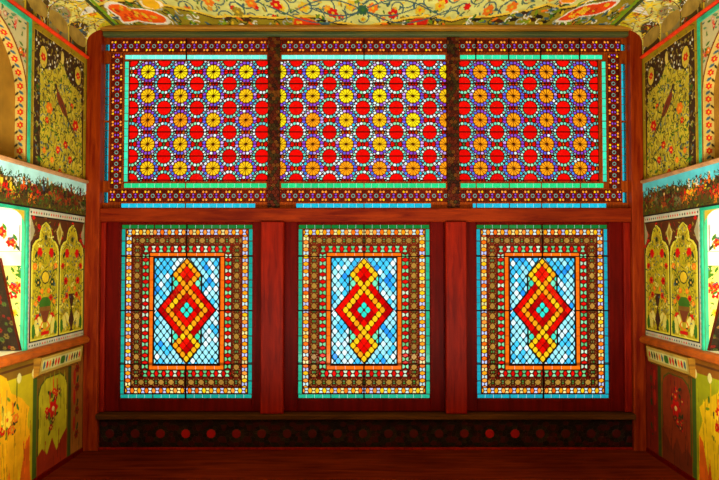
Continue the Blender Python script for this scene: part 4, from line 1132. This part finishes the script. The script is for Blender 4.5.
def cove(side):
    nm = 'left' if side < 0 else 'right'
    TN[0] += 1
    cw = .268; n = 9; u1 = 4.43; u0 = u1-cw*n
    cv = Canvas(u0, u1, 0, .5, rgb(214, 206, 110), .0055)
    rnd = random.Random(40+side)
    for i in range(n):
        a = u1-cw*(i+1); b = a+cw; c = (a+b)/2
        cv.poly([(a, 0), (a, .34), (a+.07, .42), (c, .5), (a, .5)], (rgb(240, 210, 20), rgb(232, 232, 200), rgb(60, 170, 200), rgb(236, 214, 40), WHP, YEP)[i % 6])
        cv.poly([(b, 0), (b, .34), (b-.07, .42), (c, .5), (b, .5)], (rgb(190, 180, 30), WHP, rgb(232, 200, 30), rgb(214, 40, 14))[i % 4])
        g = [(a+.012, 0), (a+.012, .19), (a+.04, .27), (a+.09, .315), (c, .325), (b-.09, .315), (b-.04, .27), (b-.012, .19), (b-.012, 0)]
        cv.poly([(c+(x-c)*1.06, z*1.04) for x, z in g], rgb(190, 170, 60))
        cv.poly(g, rgb(74, 56, 18) if i % 2 == 0 else rgb(150, 138, 90))
        for _ in range(20):
            u_ = rnd.uniform(a+.03, b-.03); z_ = rnd.uniform(.01, .27); cv.leaf(u_, z_, .04, rnd.uniform(0, 6), rnd.choice((OLP, YEP, GRP, rgb(180, 160, 90), BLP)))
        cv.ell(c, .14, .05, .07, rgb(200, 176, 50)); cv.flower(c, .14, .036, REDP, YEP)
        cv.line([(a, 0), (a, .34), (c, .5)], .008, BRP if i % 2 else YEP); cv.line([(b, .34), (c, .5)], .008, YEP)
        cv.line([(a, .34), (c, .40), (b, .34)], .007, rgb(90, 60, 20))
        if i in (0, 1):
            for t_ in range(6): cv.line([(c, .42), (c+.12*cos(t_), .42+.09*sin(t_))], .012, rgb(236, 200, 20))
        cv.flower(a+.03, .44, .025, ORP, YEP)
    strokes(cv, u0, u1, 0, .5, 1300, 80+side, (OLP, YEP, rgb(120, 100, 40), WHP, BLP, rgb(190, 60, 20), BRP), (.015, .05))
    rise = H-Z_COR-.022; run = W-XC
    def pos(u, v):
        t = v/.5; ph = ((u1-u) % cw)/cw; tri = 1-np.abs(2*ph-1)       # 0 at ribs, 1 mid-cell
        low = np.clip(1-np.abs(t-.35)/.35, 0, 1)
        d = .055*np.sqrt(tri)*low
        x = W-run*(t**2.8)+d*.5; z = Z_COR+.022+rise*(t**.5)*(1-.0*t)+d*.1
        return side*np.minimum(x, W+.04), u, np.minimum(z, H+.005)
    r = empty('trim_%d' % TN[0], (side*(W-.12), 3.2, Z_COR), 'painted cove of small stalactite niches above the %s wall' % nm, 'cove', 'structure')
    l0 = r.location
    surface('stalactite_cells', cv, lambda u, v: tuple(a_-b_ for a_, b_ in zip(pos(u, v), l0)), r, None, 'dark floral niches under white and yellow facets')
cove(-1); cove(1)

TNf = MB(); rnd = random.Random(5)
y = -1.4; i = 0
tagf = empty('floor', (0, 2, 0), 'dark red-brown board floor below the windows', 'floor', 'structure')
m_ = MB(); m_.box(-2.9, 2.9, -1.4, 4.6, -.15, -.02); m_.build('base', M_FLOOR, tagf, (0, 2, 0))
m_ = MB(); y = 4.56
while y > -1.4:
    w_ = .17; m_.box(-W-.1, W+.1, y-w_+.0025, y, -.03, -.0005, .002); y -= w_
m_.build('boards', M_FLOOR, tagf, (0, 2, 0))
m_ = MB(); m_.box(-2.9, 2.9, -1.5, -1.4, -.1, H+.3)
tag(m_.build('wall_back', M_PLAST, None, (0, -1.45, 0)), 'ochre plaster wall behind the viewpoint', 'wall', 'structure')

# ------------------------------------------------------------------ light
def area_light(name, loc, rot, sx, sy, power_, col=(1, 1, 1)):
    l = bpy.data.lights.new(name, 'AREA'); l.shape = 'RECTANGLE'; l.size = sx; l.size_y = sy; l.energy = power_; l.color = col
    o = bpy.data.objects.new(name, l); link(o); o.location = loc; o.rotation_euler = rot; return o
# daylight through the tall side windows of the rear bay
for s in (-1, 1):
    area_light('window_daylight', (s*(W-.03), .6, 2.2), (0, s*pi/2, 0), 1.2, 2.0, 30, (1, .92, .72))
# added unseen fill lights near both side walls, turned to the walls and up
from mathutils import Vector
for s in (-1, 1):
    d = Vector((s*.95, .02, .10))
    area_light('wall_fill_light', (s*1.64, 2.45, 1.20), d.to_track_quat('-Z', 'Y').to_euler(), .35, .6, 56, (1, .94, .70))
# added unseen fill lights low over the floor, aimed at the ceiling
for s in (-1, 1):
    area_light('ceiling_fill_light', (s*.8, 2.1, .30), (pi, 0, 0), 1.0, .4, 85, (1, .92, .72))
w = bpy.data.worlds.new('World'); SC.world = w; w.use_nodes = True
nt = w.node_tree; nt.nodes.clear()
o = nt.nodes.new('ShaderNodeOutputWorld'); b = nt.nodes.new('ShaderNodeBackground')
b.inputs[0].default_value = (.96, .98, 1, 1); b.inputs[1].default_value = 1.3
nt.links.new(b.outputs[0], o.inputs[0])

# ------------------------------------------------------------------ camera
cam = bpy.data.cameras.new('Camera'); co = bpy.data.objects.new('Camera', cam); link(co)
co.location = (0, 0, EYE); co.rotation_euler = (pi/2+TH, 0, 0)
cam.sensor_width = 36; cam.lens = 36*F/719.0
cam.shift_x = -(CX-359.5)/719.0; cam.shift_y = (CY-240)/719.0; cam.clip_start = .02
SC.camera = co
SC.view_settings.view_transform = 'Standard'; SC.view_settings.look = 'None'; SC.view_settings.gamma = 1
SC.view_settings.exposure = 0
SC.cycles.max_bounces = 8; SC.cycles.transparent_max_bounces = 12
